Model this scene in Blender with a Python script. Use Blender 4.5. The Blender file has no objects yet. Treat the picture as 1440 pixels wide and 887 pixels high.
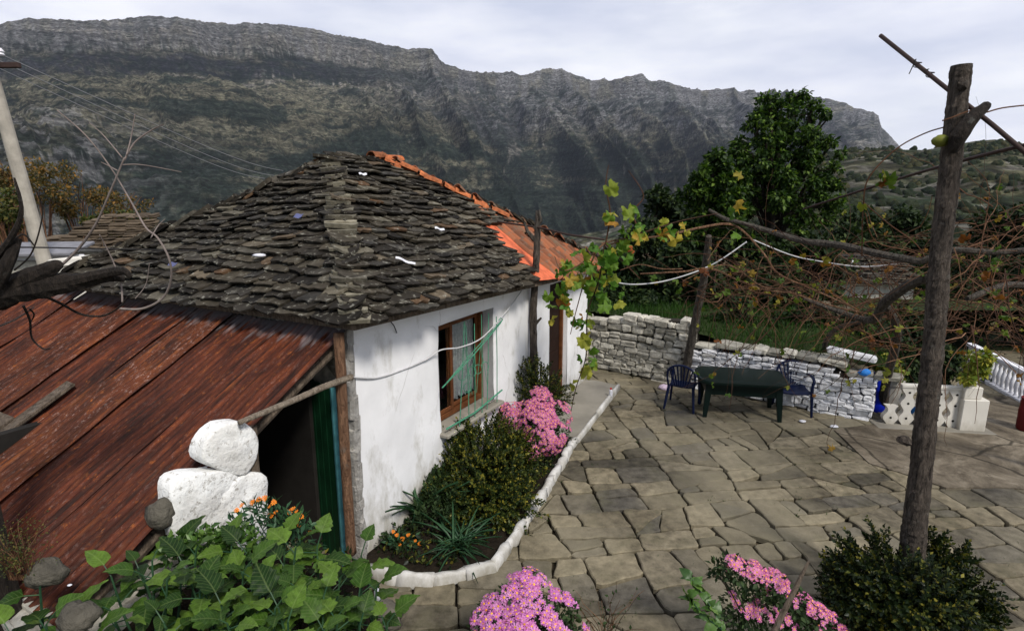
import bpy, math, random
import numpy as np
from mathutils import Vector, Matrix
random.seed(7); np.random.seed(7)
R = random.random
def U(a, b): return a + (b - a) * random.random()
sc = bpy.context.scene
COL = sc.collection
# ---------------------------------------------------------------- camera
F, HZ, CH = 800.0, 275.0, 3.8
PIT = math.atan((443.5 - HZ) / F)
cam_d = bpy.data.cameras.new('camera'); cam = bpy.data.objects.new('camera', cam_d); COL.objects.link(cam)
cam.location = (0, 0, CH); cam.rotation_euler = (math.pi / 2 - PIT, 0, 0)
cam_d.lens = 20.0; cam_d.sensor_width = 36.0; cam_d.clip_start = 0.05; cam_d.clip_end = 60000
sc.camera = cam
# ---------------------------------------------------------------- sky, sun, exposure
SUN_EL, SUN_AZ = math.radians(47), math.radians(150)
w = bpy.data.worlds.new('World'); sc.world = w; w.use_nodes = True
nt = w.node_tree; nt.nodes.clear()
def wn(t, **k):
    n = nt.nodes.new(t)
    for a, b in k.items(): setattr(n, a, b)
    return n
out = wn('ShaderNodeOutputWorld'); bg = wn('ShaderNodeBackground'); bg.inputs[1].default_value = 0.108
sky = wn('ShaderNodeTexSky', sky_type='NISHITA', sun_disc=False, sun_elevation=SUN_EL, sun_rotation=SUN_AZ)
tc = wn('ShaderNodeTexCoord'); mp = wn('ShaderNodeMapping'); mp.inputs['Scale'].default_value = (1.6, 1.6, 6.0)
mp.inputs['Rotation'].default_value = (0.12, 0.1, 0.4)
n1 = wn('ShaderNodeTexNoise'); n1.inputs['Scale'].default_value = 1.7; n1.inputs['Detail'].default_value = 7; n1.inputs['Roughness'].default_value = .55
r1 = wn('ShaderNodeValToRGB')
r1.color_ramp.elements[0].position = .36; r1.color_ramp.elements[0].color = (.80,.80,.80,1)
r1.color_ramp.elements[1].position = .56; r1.color_ramp.elements[1].color = (.97,.97,.97,1)
n2 = wn('ShaderNodeTexNoise'); n2.inputs['Scale'].default_value = 2.2; n2.inputs['Detail'].default_value = 6
r2 = wn('ShaderNodeValToRGB')
r2.color_ramp.elements[0].position = .35; r2.color_ramp.elements[0].color = (7.0,7.3,8.6,1)
r2.color_ramp.elements[1].position = .68; r2.color_ramp.elements[1].color = (10.2,10.2,10.6,1)
mx = wn('ShaderNodeMix', data_type='RGBA')
L = nt.links.new
sx_ = wn('ShaderNodeSeparateXYZ'); rg = wn('ShaderNodeValToRGB'); rg.color_ramp.elements[0].position = .30; rg.color_ramp.elements[0].color = (.30,.30,.30,1); rg.color_ramp.elements[1].position = .62; rg.color_ramp.elements[1].color = (1,1,1,1)
mr_ = wn('ShaderNodeMapRange'); mr_.inputs[1].default_value = -1; mr_.inputs[2].default_value = 1; ml_ = wn('ShaderNodeMath', operation='MULTIPLY')
L(tc.outputs['Generated'], sx_.inputs[0]); L(sx_.outputs[1], mr_.inputs[0]); L(mr_.outputs[0], rg.inputs[0]); L(rg.outputs[0], ml_.inputs[1])   # clouds thick to the north, thinned out of view behind to cut fill light
L(tc.outputs['Generated'], mp.inputs[0]); L(mp.outputs[0], n1.inputs['Vector']); L(mp.outputs[0], n2.inputs['Vector'])
L(n1.outputs[0], r1.inputs[0]); L(n2.outputs[0], r2.inputs[0]); L(r1.outputs[0], ml_.inputs[0]); L(ml_.outputs[0], mx.inputs[0])
L(sky.outputs[0], mx.inputs[6]); L(r2.outputs[0], mx.inputs[7]); L(mx.outputs[2], bg.inputs[0]); L(bg.outputs[0], out.inputs[0])
sd = bpy.data.lights.new('sun', 'SUN'); sd.energy = 3.7; sd.angle = math.radians(12); sd.color = (1, .95, .87)
so = bpy.data.objects.new('sun', sd); COL.objects.link(so)
sdir = Vector((math.sin(SUN_AZ) * math.cos(SUN_EL), math.cos(SUN_AZ) * math.cos(SUN_EL), math.sin(SUN_EL)))
so.rotation_euler = sdir.to_track_quat('Z', 'Y').to_euler(); so.location = (3, -3, 12)
sc.view_settings.view_transform = 'Standard'; sc.view_settings.look = 'None'
sc.view_settings.exposure = 0.0; sc.view_settings.gamma = 1; sc.view_settings.use_curve_mapping = False
sc.render.engine = 'CYCLES'

# ---------------------------------------------------------------- geometry helpers
def ray(px, py):
    x = (px - 720) / F; y = -(py - 443.5) / F
    return np.array([x, math.cos(PIT) + y * math.sin(PIT), -math.sin(PIT) + y * math.cos(PIT)])
def G(px, py, z=0.0):
    d = ray(px, py); t = (z - CH) / d[2]; return np.array([0, 0, CH]) + d * t
def AY(px, py, Y):
    d = ray(px, py); return np.array([0, 0, CH]) + d * (Y / d[1])
A0 = np.array([-1.56, 5.42, 0.0]); UU = np.array([0.47475, 0.88012, 0.0]); NN = np.array([0.88012, -0.47475, 0.0])
ZZ = np.array([0, 0, 1.0])
def H(s, w, z=0.0): return A0 + UU * s - NN * w + ZZ * z
def on_plane(px, py, O, n):
    d = ray(px, py); c = np.array([0, 0, CH]); t = ((O - c) @ n) / (d @ n); return c + d * t

def _g(ix, iy, seed):
    h = (ix.astype(np.int64) * 374761393 + iy.astype(np.int64) * 668265263 + seed * 1274126177) & 0xffffffff
    h = ((h ^ (h >> 13)) * 1274126177) & 0xffffffff
    return ((h ^ (h >> 16)) & 0xffff) / 65535.0 * 2 - 1
def vn(x, y, seed=0):
    x = np.asarray(x, float); y = np.asarray(y, float)
    ix = np.floor(x); iy = np.floor(y); fx = x - ix; fy = y - iy
    fx = fx * fx * fx * (fx * (fx * 6 - 15) + 10); fy = fy * fy * fy * (fy * (fy * 6 - 15) + 10)
    a = _g(ix, iy, seed); b = _g(ix + 1, iy, seed); c = _g(ix, iy + 1, seed); d = _g(ix + 1, iy + 1, seed)
    return (a * (1 - fx) + b * fx) * (1 - fy) + (c * (1 - fx) + d * fx) * fy
def fbm(x, y, o=4, seed=0, g=.5):
    s = 0; a = 1; t = 0
    for i in range(o):
        s = s + a * vn(x * 2 ** i, y * 2 ** i, seed + i * 17); t += a; a *= g
    return s / t

class MB:
    def __init__(s): s.v = []; s.f = []; s.uv = []
    def add(s, vs, fs, uv=None):
        b = len(s.v); s.v.extend([tuple(p) for p in vs]); s.f.extend([tuple(i + b for i in f) for f in fs])
        if uv is not None: s.uv.extend(uv)
    def box(s, c, size, rot=None, ax=None, jit=0):
        c = np.array(c, float); hx, hy, hz = [q / 2 for q in size]
        M = np.eye(3) if ax is None else np.array(ax)
        if rot: M = np.array(Matrix.Rotation(rot, 3, 'Z')).T @ M
        vs = []
        for z in (-hz, hz):
            for x, y in ((-hx, -hy), (hx, -hy), (hx, hy), (-hx, hy)):
                p = c + M[0] * x + M[1] * y + M[2] * z
                if jit: p = p + np.random.uniform(-jit, jit, 3)
                vs.append(p)
        s.add(vs, [(3, 2, 1, 0), (4, 5, 6, 7), (0, 1, 5, 4), (1, 2, 6, 5), (2, 3, 7, 6), (3, 0, 4, 7)])
    def bbox(s, c, size, b=.01, ax=None, jit=0):      # bevelled box
        c = np.array(c, float); M = np.eye(3) if ax is None else np.array(ax)
        hx, hy, hz = [q / 2 for q in size]; b = min(b, hx * .45, hy * .45, hz * .45)
        rings = [(hz - b, 0, -1), (hz, b, 0)]
        vs = []
        def ring(z, ins):
            x = hx - ins; y = hy - ins; k = b
            return [(-x + k, -y, z), (x - k, -y, z), (x, -y + k, z), (x, y - k, z), (x - k, y, z), (-x + k, y, z), (-x, y - k, z), (-x, -y + k, z)]
        rr = [ring(-hz, b), ring(-hz + b, 0), ring(hz - b, 0), ring(hz, b)]
        for r_ in rr:
            for p in r_:
                q = c + M[0] * p[0] + M[1] * p[1] + M[2] * p[2]
                if jit: q = q + np.random.uniform(-jit, jit, 3)
                vs.append(q)
        fs = [tuple(range(7, -1, -1)), tuple(range(24, 32))]
        for k in range(3):
            for i in range(8):
                j = (i + 1) % 8; fs.append((k * 8 + i, k * 8 + j, (k + 1) * 8 + j, (k + 1) * 8 + i))
        s.add(vs, fs)
    def tube(s, path, rad, n=6, cap=True, wob=0):
        path = [np.array(p, float) for p in path]; m = len(path)
        if not hasattr(rad, '__len__'): rad = [rad] * m
        ref = np.array([0.13, 0.21, 0.97]); vs = []; prev = None
        for i, p in enumerate(path):
            t = path[min(i + 1, m - 1)] - path[max(i - 1, 0)]; t = t / (np.linalg.norm(t) + 1e-9)
            if prev is None:
                if abs(t @ ref) > .9: ref = np.array([1.0, 0.1, 0])
                a = np.cross(t, ref)
            else: a = prev - t * (prev @ t)
            a = a / (np.linalg.norm(a) + 1e-9); b = np.cross(t, a); prev = a
            for k in range(n):
                an = 2 * math.pi * k / n; r_ = rad[i] * (1 + (U(-wob, wob) if wob else 0))
                vs.append(p + (a * math.cos(an) + b * math.sin(an)) * r_)
        fs = []
        for i in range(m - 1):
            for k in range(n):
                j = (k + 1) % n; fs.append((i * n + k, i * n + j, (i + 1) * n + j, (i + 1) * n + k))
        if cap: fs.append(tuple(range(n - 1, -1, -1))); fs.append(tuple((m - 1) * n + k for k in range(n)))
        s.add(vs, fs)
    def prism(s, poly, O, ex, ey, ez, th):
        n = len(poly); vs = [O + ex * x + ey * y + ez * z for (x, y, z) in poly] + [O + ex * x + ey * y + ez * (z - th) for (x, y, z) in poly]
        s.add(vs, [tuple(range(n))] + [tuple(range(2 * n - 1, n - 1, -1))] + [(i, n + i, n + (i + 1) % n, (i + 1) % n) for i in range(n)])
    def lathe(s, c, prof, n=16):
        c = np.array(c, float); vs = []; fs = []
        for (r_, z) in prof:
            for k in range(n): vs.append(c + [r_ * math.cos(2 * math.pi * k / n), r_ * math.sin(2 * math.pi * k / n), z])
        for i in range(len(prof) - 1):
            for k in range(n):
                j = (k + 1) % n; fs.append((i * n + k, i * n + j, (i + 1) * n + j, (i + 1) * n + k))
        fs.append(tuple(range(n - 1, -1, -1))); fs.append(tuple((len(prof) - 1) * n + k for k in range(n)))
        s.add(vs, fs)

def world_loc(o):
    l = Vector((0, 0, 0))
    while o: l = l + o.location; o = o.parent
    return l
def link(name, v, f, m, parent=None, smooth=False, uv=None, col=None):
    me = bpy.data.meshes.new(name); v = np.asarray(v, np.float64).reshape(-1, 3)
    base = np.zeros(3)
    o = bpy.data.objects.new(name, me); COL.objects.link(o)
    if parent is not None: o.parent = parent; base = np.array(world_loc(parent))
    else:
        base = np.array([(v[:, 0].min() + v[:, 0].max()) / 2, (v[:, 1].min() + v[:, 1].max()) / 2, v[:, 2].min()]); o.location = base
    v = v - base
    if isinstance(f, np.ndarray):
        me.vertices.add(len(v)); me.vertices.foreach_set('co', v.ravel())
        k = f.shape[1]; me.loops.add(f.size); me.loops.foreach_set('vertex_index', f.ravel().astype(np.int32))
        me.polygons.add(len(f)); me.polygons.foreach_set('loop_start', np.arange(0, f.size, k, dtype=np.int32))
        me.update(calc_edges=True)
    else: me.from_pydata(v.tolist(), [], f)
    if smooth: me.polygons.foreach_set('use_smooth', [True] * len(me.polygons))
    if uv is not None and len(uv):
        at = me.attributes.new('st', 'FLOAT_VECTOR', 'POINT'); at.data.foreach_set('vector', np.asarray(uv, float).ravel())
    if col is not None:
        at = me.attributes.new('cover', 'FLOAT_COLOR', 'POINT'); c4 = np.ones((len(v), 4)); c4[:, :3] = col; at.data.foreach_set('color', c4.ravel())
    me.materials.append(m); me.update()
    return o
def bld(mb, name, m, parent=None, smooth=False): return link(name, mb.v, mb.f, m, parent, smooth, mb.uv)
def tag(o, label=None, cat=None, group=None, kind=None):
    if label: o['label'] = label
    if cat: o['category'] = cat
    if group: o['group'] = group
    if kind: o['kind'] = kind
    return o
def thing(name, loc, label, cat, group=None):
    o = bpy.data.objects.new(name, None); COL.objects.link(o); o.location = tuple(float(q) for q in loc)
    o.empty_display_size = .2
    return tag(o, label, cat, group)

# ---------------------------------------------------------------- materials
class MT:
    def __init__(s, name):
        s.m = bpy.data.materials.new(name); s.m.use_nodes = True; s.t = s.m.node_tree; s.t.nodes.clear()
        s.out = s.n('ShaderNodeOutputMaterial')
    def n(s, t, ins=None, **k):
        q = s.t.nodes.new(t)
        for a, b in k.items(): setattr(q, a, b)
        for a, b in (ins or {}).items(): s.set(q, a, b)
        return q
    def set(s, q, a, b):
        if isinstance(b, bpy.types.NodeSocket): s.t.links.new(b, q.inputs[a])
        elif isinstance(b, bpy.types.Node): s.t.links.new(b.outputs[0], q.inputs[a])
        else: q.inputs[a].default_value = b
    def coord(s, sc_=(1, 1, 1), attr=None):
        if attr: c = s.n('ShaderNodeAttribute', attribute_name=attr).outputs['Vector']
        else: c = s.n('ShaderNodeNewGeometry').outputs['Position']
        return s.n('ShaderNodeMapping', {0: c, 'Scale': sc_}).outputs[0]
    def noise(s, vec, scale, det=4, rough=.55, dist=0): return s.n('ShaderNodeTexNoise', {'Vector': vec, 'Scale': scale, 'Detail': det, 'Roughness': rough, 'Distortion': dist}).outputs[0]
    def ramp(s, fac, els):
        q = s.n('ShaderNodeValToRGB', {0: fac}); e = q.color_ramp.elements
        while len(e) < len(els): e.new(.5)
        for i, (p, c) in enumerate(els):
            e[i].position = p; e[i].color = (*c, 1) if hasattr(c, '__len__') else (c, c, c, 1)
        return q.outputs[0]
    def mix(s, fac, a, b, mode='MIX'):
        q = s.n('ShaderNodeMix', data_type='RGBA', blend_type=mode); s.set(q, 0, fac)
        for i, c in ((6, a), (7, b)): s.set(q, i, (*c, 1) if isinstance(c, tuple) and len(c) == 3 else c)
        return q.outputs[2]
    def bump(s, h, st=.4, d=.01): return s.n('ShaderNodeBump', {'Height': h, 'Strength': st, 'Distance': d}).outputs[0]
    def bsdf(s, col, rough=.8, normal=None, metal=0, spec=.12, **k):
        i = {'Base Color': (*col, 1) if isinstance(col, tuple) else col, 'Roughness': rough, 'Metallic': metal, 'Specular IOR Level': spec}
        if normal is not None: i['Normal'] = normal
        for a, b in k.items(): i[a] = b
        q = s.n('ShaderNodeBsdfPrincipled', i); s.t.links.new(q.outputs[0], s.out.inputs[0]); return q
def island(t): return t.n('ShaderNodeNewGeometry').outputs['Random Per Island']
def m_island(name, els, rough=.85, nsc=8, namt=.5, bsc=30, bst=.5, bd=.01, extra=None):
    t = MT(name); c = t.coord(); col = t.ramp(island(t), els)
    nz = t.noise(c, nsc, 6, .65); v = t.ramp(nz, [(.3, 1 - namt), (.72, 1 + namt * .6)])
    col = t.mix(1.0, col, v, 'MULTIPLY')
    if extra: col = extra(t, c, col)
    t.bsdf(col, rough, t.bump(t.noise(c, bsc, 7, .7), bst, bd)); return t.m
def m_simple(name, col, rough=.7, nsc=6, namt=.25, bsc=40, bst=.25, bd=.005, metal=0, spec=.12):
    t = MT(name); c = t.coord(); v = t.ramp(t.noise(c, nsc, 6, .6), [(.3, 1 - namt), (.7, 1 + namt * .5)])
    t.bsdf(t.mix(1.0, col, v, 'MULTIPLY'), rough, t.bump(t.noise(c, bsc, 5, .6), bst, bd), metal, spec); return t.m
def m_veined(name, els):
    t = MT(name); col = t.ramp(island(t), els); q = t.n('ShaderNodeSeparateXYZ', {0: t.n('ShaderNodeAttribute', attribute_name='st').outputs['Vector']})
    def mt(op, a, b=None):
        i = {0: a}
        if b is not None: i[1] = b
        return t.n('ShaderNodeMath', i, operation=op).outputs[0]
    ax_ = mt('ABSOLUTE', q.outputs[0]); sv = mt('PINGPONG', mt('SUBTRACT', q.outputs[1], mt('MULTIPLY', ax_, .75)), .065)
    rib = t.ramp(ax_, [(.012, 1.0), (.03, 0.0)]); side = t.ramp(sv, [(.004, .8), (.014, 0.0)]); vein = mt('MAXIMUM', rib, side)
    col = t.mix(1.0, col, t.ramp(t.noise(t.coord(), 25, 5, .7), [(.3, .6), (.7, 1.3)]), 'MULTIPLY'); col = t.mix(mt('MULTIPLY', vein, .28), col, (.20, .27, .09))
    h = mt('ADD', mt('MULTIPLY', vein, -.4), t.noise(t.coord(), 60, 3)); b = t.bsdf(col, .45, t.bump(h, .6, .004), 0, .18)
    tr = t.n('ShaderNodeBsdfTranslucent', {0: t.mix(1.0, col, (1.1, 1.3, .5), 'MULTIPLY')}); mxs = t.n('ShaderNodeMixShader', {0: .25, 1: b, 2: tr}); t.t.links.new(mxs.outputs[0], t.out.inputs[0]); return t.m
def m_leaf(name, els, rough=.5, trans=.25, spec=.16):
    t = MT(name); col = t.ramp(island(t), els); c = t.coord()
    col = t.mix(1.0, col, t.ramp(t.noise(c, 40, 3), [(.3, .75), (.7, 1.15)]), 'MULTIPLY')
    b = t.bsdf(col, rough, None, 0, spec)
    tr = t.n('ShaderNodeBsdfTranslucent', {0: t.mix(1.0, col, (1.1, 1.3, .5), 'MULTIPLY')})
    mxs = t.n('ShaderNodeMixShader', {0: trans, 1: b, 2: tr}); t.t.links.new(mxs.outputs[0], t.out.inputs[0]); return t.m

def lichen(t, c, col):
    f = t.ramp(t.noise(c, 14, 5, .7), [(.58, 0.0), (.66, .7)])
    return t.mix(f, col, (.30, .29, .24))
M = {}
M['slab'] = m_island('roof_slab_stone', [(0, (.014, .012, .010)), (.35, (.038, .032, .024)), (.6, (.070, .059, .042)), (.80, (.038, .035, .031)), (.90, (.14, .125, .092)), (1, (.10, .055, .028))], .85, 7, .6, 25, .8, .015, lichen)
M['hipstone'] = m_island('hip_stone', [(0, (.10, .09, .07)), (.5, (.21, .19, .14)), (1, (.30, .27, .20))], .85, 7, .5, 25, .8, .015, lichen)
def moss(t, c, col):
    f = t.ramp(t.noise(c, 2.2, 6, .7), [(.5, 0.0), (.7, .55)]); col = t.mix(f, col, (.085, .08, .045))
    return t.mix(t.ramp(t.noise(c, .5, 3), [(.42, 0.0), (.6, .4)]), col, (.33, .29, .20))
M['flag'] = m_island('flagstone', [(0, (.062, .055, .042)), (.3, (.125, .106, .072)), (.55, (.215, .182, .122)), (.75, (.092, .084, .070)), (.93, (.160, .134, .088)), (1, (.045, .045, .046))], .7, 9, .6, 16, .8, .018, moss)
M['soil'] = m_simple('soil', (.020, .015, .010), .95, 3, .5, 18, 1, .05)
def weath(t, c, col):
    return t.mix(t.ramp(t.noise(c, 6, 6, .7), [(.5, 0.0), (.7, .6)]), col, (.13, .125, .095))
M['wallstone'] = m_island('field_stone', [(0, (.28, .265, .22)), (.5, (.50, .47, .40)), (1, (.62, .59, .51))], .9, 9, .5, 30, .8, .02, weath)
M['limestone'] = m_island('whitewashed_stone', [(0, (.58, .58, .59)), (.5, (.76, .76, .78)), (.9, (.82, .82, .84)), (1, (.34, .33, .31))], .85, 9, .35, 26, .8, .02)
M['darkfill'] = m_simple('wall_core_mortar', (.03, .027, .022), .95)
# rust
def m_rust():
    t = MT('rusty_corrugated_iron'); c = t.coord((2.6, 1.5, 1), 'st'); c2 = t.coord((1, 1, 1), 'st'); c3 = t.coord((34, 1.6, 1), 'st')
    oi = t.n('ShaderNodeObjectInfo').outputs['Random']
    base = t.ramp(t.noise(c, 1.1, 10, .78), [(.32, (.020, .007, .004)), (.45, (.052, .013, .006)), (.55, (.085, .021, .007)), (.66, (.140, .042, .012)), (.78, (.22, .09, .03))])
    base = t.mix(1.0, base, t.ramp(oi, [(0, (.75, .7, .75)), (.5, (1, 1, 1)), (1, (.9, 1.15, 1.1))]), 'MULTIPLY')
    fl = t.ramp(t.noise(t.coord((22, 9, 1), 'st'), 2.0, 10, .85), [(.54, 0.0), (.62, .6)])
    pat = t.ramp(t.noise(c2, 1.3, 4), [(.35, .15), (.6, 1.0)])
    ff = t.mix(1.0, t.mix(1.0, fl, pat, 'MULTIPLY'), t.ramp(oi, [(.25, .25), (.75, 1.0)]), 'MULTIPLY'); base = t.mix(ff, base, (.40, .30, .28)); base = t.mix(t.ramp(t.noise(t.coord((12, 6, 1), 'st'), 1.7, 9, .8), [(.57, 0.0), (.66, .8)]), base, (.24, .075, .014))
    wv = t.n('ShaderNodeMath', {0: t.n('ShaderNodeMath', {0: t.n('ShaderNodeSeparateXYZ', {0: t.n('ShaderNodeAttribute', attribute_name='st').outputs['Vector']}).outputs[2], 1: 6.28318}, operation='MULTIPLY').outputs[0]}, operation='COSINE').outputs[0]; wv = t.n('ShaderNodeMapRange', {0: wv, 1: -1.0, 2: 1.0, 3: .0, 4: 1.0}).outputs[0]; base = t.mix(1.0, base, t.ramp(wv, [(0.0, (.72, .62, .58)), (.6, (1.1, 1.05, 1.0))]), 'MULTIPLY')  # rust darkened in the valleys; shades the corrugation by colour
    st = t.ramp(t.noise(c3, .8, 5, .7), [(.52, 0.0), (.68, .5)]); base = t.mix(t.mix(1.0, st, (.15, .15, .15), 'MULTIPLY'), base, (.04, .014, .010)); bl = t.ramp(t.noise(t.coord((2.2, 1.1, 1), 'st'), 1.3, 8, .7), [(.38, .35), (.5, .95), (.64, 1.6)]); base = t.mix(1.0, base, bl, 'MULTIPLY')
    # bare zinc near the top edge of every sheet (third component of st = length measured from the top)
    sx = t.n('ShaderNodeSeparateXYZ', {0: t.n('ShaderNodeAttribute', attribute_name='st').outputs['Vector']})
    ad = t.n('ShaderNodeMath', {0: sx.outputs[1], 1: t.n('ShaderNodeMath', {0: t.noise(c, 1.7, 5, .6), 1: .9}, operation='MULTIPLY').outputs[0]}, operation='ADD')
    z = t.ramp(ad.outputs[0], [(.54, .6), (.74, 0.0)]); base = t.mix(z, base, (.19, .18, .19))
    t.bsdf(base, .62, t.bump(t.noise(t.coord((14, 9, 1), 'st'), 1.3, 8, .75), .5, .005), .1, .15); return t.m
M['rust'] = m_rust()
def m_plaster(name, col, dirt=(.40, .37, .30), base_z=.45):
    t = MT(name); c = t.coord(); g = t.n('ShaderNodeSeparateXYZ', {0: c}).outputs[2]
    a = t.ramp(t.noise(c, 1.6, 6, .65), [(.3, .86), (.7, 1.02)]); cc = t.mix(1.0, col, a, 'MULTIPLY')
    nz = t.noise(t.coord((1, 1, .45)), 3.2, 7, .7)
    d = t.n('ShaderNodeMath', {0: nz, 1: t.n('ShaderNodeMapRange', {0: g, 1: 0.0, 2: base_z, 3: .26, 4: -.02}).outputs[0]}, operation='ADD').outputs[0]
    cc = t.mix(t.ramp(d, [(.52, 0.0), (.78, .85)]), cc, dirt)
    cr = t.n('ShaderNodeTexVoronoi', {'Vector': t.mix(.12, c, t.noise(c, 3, 5)), 'Scale': .9}, feature='DISTANCE_TO_EDGE').outputs[0]
    crk = t.mix(1.0, t.ramp(cr, [(0.0, .6), (.006, 0.0)]), t.ramp(t.noise(c, .8, 3), [(.55, 0.0), (.6, 1.0)]), 'MULTIPLY')
    cc = t.mix(crk, cc, (.35, .33, .3))
    h = t.mix(.3, t.noise(c, 9, 6, .6), t.noise(c, 60, 4, .6))
    t.bsdf(cc, .85, t.bump(h, .35, .012), 0, .2); return t.m
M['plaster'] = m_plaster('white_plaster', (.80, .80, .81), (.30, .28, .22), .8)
M['kerb'] = m_plaster('whitewash', (.60, .59, .57), (.26, .24, .19), .28)
M['reveal'] = m_plaster('plaster_in_shade', (.45, .45, .45), (.25, .24, .21))  # plaster greyed in its colour for the unlit window reveal
M['concrete'] = m_simple('concrete', (.27, .25, .21), .9, 1.2, .35, 50, .3, .004)
M['cream'] = m_plaster('cream_painted_concrete', (.64, .61, .55), (.35, .32, .26), .3)
def m_bark(name, a, b, sc_=1.0):
    t = MT(name); c = t.coord((26 * sc_, 26 * sc_, 6 * sc_)); n = t.noise(c, 1.2, 8, .7, .6)
    col = t.ramp(n, [(.32, a), (.6, b), (.78, tuple(q * 1.5 for q in b))])
    col = t.mix(t.ramp(t.noise(t.coord(), 8, 5, .7), [(.6, 0.0), (.72, .55)]), col, (.20, .20, .18))
    t.bsdf(col, .9, t.bump(n, 1.0, .09), 0, .2); return t.m
M['bark'] = m_bark('rough_bark', (.007, .005, .004), (.13, .105, .085))
M['bark2'] = m_bark('grey_bark', (.025, .021, .017), (.13, .112, .092))
M['barkd'] = m_bark('dark_bark', (.010, .008, .007), (.045, .035, .028))
M['palewood'] = m_bark('bare_pale_wood', (.16, .12, .085), (.42, .35, .27))
M['redwood'] = m_bark('peeled_log', (.09, .04, .022), (.30, .17, .10))
M['cane'] = m_island('vine_cane', [(0, (.030, .016, .011)), (.5, (.085, .040, .022)), (1, (.19, .10, .055))], .7, 12, .35)
M['twig'] = m_island('pale_twig', [(0, (.12, .09, .08)), (1, (.26, .22, .20))], .7, 12, .3)
def m_tile():
    t = MT('old_terracotta_tile'); c = t.coord(); col = t.ramp(island(t), [(0, (.11, .05, .03)), (.4, (.20, .075, .038)), (.75, (.32, .11, .05)), (1, (.15, .09, .055))])
    col = t.mix(t.ramp(t.noise(c, 9, 6, .7), [(.5, 0.0), (.66, .75)]), col, (.14, .115, .085))
    t.bsdf(col, .85, t.bump(t.noise(c, 40, 5), .4, .008)); return t.m
M['tile'] = m_tile()
M['tilenew'] = m_island('orange_tile', [(0, (.22, .085, .04)), (.6, (.42, .13, .05)), (1, (.60, .20, .08))], .85, 14, .6)
M['orange'] = m_simple('flat_orange_clay_sheet', (.66, .155, .07), .75, 10, .3, 30, .5, .006)
M['wood'] = m_bark('old_plank', (.06, .045, .032), (.20, .155, .115), .6)
M['brownframe'] = m_simple('varnished_window_wood', (.13, .048, .018), .5, 10, .4)
M['doorwood'] = m_simple('dark_door_wood', (.020, .009, .006), .55, 8, .3)
M['green_door'] = m_simple('dark_green_paint', (.006, .040, .016), .6, 6, .4)
M['teal'] = m_simple('teal_edge_paint', (.07, .22, .24), .6, 8, .4)
M['black'] = m_simple('shade_black', (.02, .018, .016), .95)  # near-black colour standing in for shade in room, shed and slat holes
M['iron'] = m_simple('rusty_pole_iron', (.05, .032, .028), .6, 10, .3)
M['grille'] = m_simple('pale_green_paint', (.07, .26, .16), .5, 20, .3)
M['cable'] = m_simple('white_cable_sheath', (.55, .55, .56), .5)
M['darkcable'] = m_simple('black_cable_sheath', (.03, .028, .028), .5)
M['powerline'] = m_simple('weathered_wire', (.30, .30, .31), .5)
M['greenplastic'] = m_simple('dark_green_plastic', (.005, .012, .010), .35, 3, .2, 40, .05)
M['bluechair'] = m_simple('navy_plastic', (.006, .011, .040), .3, 3, .15, 40, .05)
M['bluebarrel'] = m_simple('bright_blue_plastic', (.01, .03, .62), .35, 4, .15, 40, .05)
M['bluebag'] = m_simple('light_blue_plastic_bag', (.04, .25, .75), .35, 20, .2, 30, .6, .02)
M['whitebag'] = m_simple('white_plastic', (.7, .7, .75), .4, 20, .2, 30, .6, .02)
M['pinkbag'] = m_simple('pink_white_plastic_bag', (.62, .50, .62), .4, 14, .3, 30, .6, .02)
M['redcap'] = m_simple('red_plastic', (.5, .03, .02), .4)
M['pot'] = m_simple('grey_plant_pot', (.42, .40, .36), .8)
M['redbarrel'] = m_simple('dark_red_paint', (.11, .012, .012), .5)
M['polewood'] = m_simple('grey_utility_pole', (.36, .33, .28), .85, 4, .3, 30, .4)
M['greyroof'] = m_simple('grey_sheet_roof', (.20, .20, .22), .7)
M['curtain'] = m_simple('lace_curtain', (.42, .42, .42), .9, 30, .25, 90, .6)
t = MT('window_glass'); t.bsdf((.06, .07, .06), .08, None, 0, .6); M['glass'] = t.m
M['rock'] = m_simple('boulder', (.11, .10, .08), .9, 5, .5, 14, .9, .05)
M['petal'] = m_leaf('pink_petals', [(0, (.46, .10, .36)), (.5, (.62, .20, .52)), (1, (.72, .34, .64))], .6, .3)
M['petal2'] = m_leaf('deep_pink_petals', [(0, (.36, .06, .20)), (.5, (.60, .16, .38)), (1, (.74, .30, .52))], .6, .3)
M['heart'] = m_island('flower_heart', [(0, (.75, .28, .03)), (1, (.85, .50, .06))], .8)
M['marigold'] = m_leaf('marigold_petals', [(0, (.85, .16, .02)), (1, (.9, .30, .03))], .6, .3)
M['lf_veined'] = m_veined('veined_broad_leaf', [(0, (.010, .030, .005)), (.5, (.036, .085, .010)), (1, (.10, .175, .022))])
M['lf_big'] = m_leaf('broad_leaf_green', [(0, (.030, .075, .014)), (.5, (.060, .13, .022)), (1, (.11, .19, .035))], .42, .22, .4)
M['lf_box'] = m_leaf('boxwood_leaf', [(0, (.010, .020, .006)), (.5, (.026, .042, .010)), (.8, (.085, .10, .018)), (1, (.26, .22, .03))], .4, .2)
M['lf_boxd'] = m_leaf('dark_shrub_leaf', [(0, (.006, .012, .005)), (.7, (.018, .030, .010)), (.9, (.07, .08, .015)), (1, (.22, .19, .03))], .4, .15)
M['lf_fern'] = m_leaf('chrysanthemum_leaf', [(0, (.015, .03, .012)), (1, (.045, .075, .025))], .6, .2)
M['lf_strap'] = m_leaf('strap_leaf', [(0, (.02, .06, .03)), (1, (.05, .11, .05))], .4, .2)
M['lf_tree'] = m_leaf('tree_leaf', [(0, (.008, .020, .005)), (.6, (.026, .058, .010)), (.85, (.075, .13, .020)), (1, (.15, .23, .035))], .5, .3)
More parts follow.
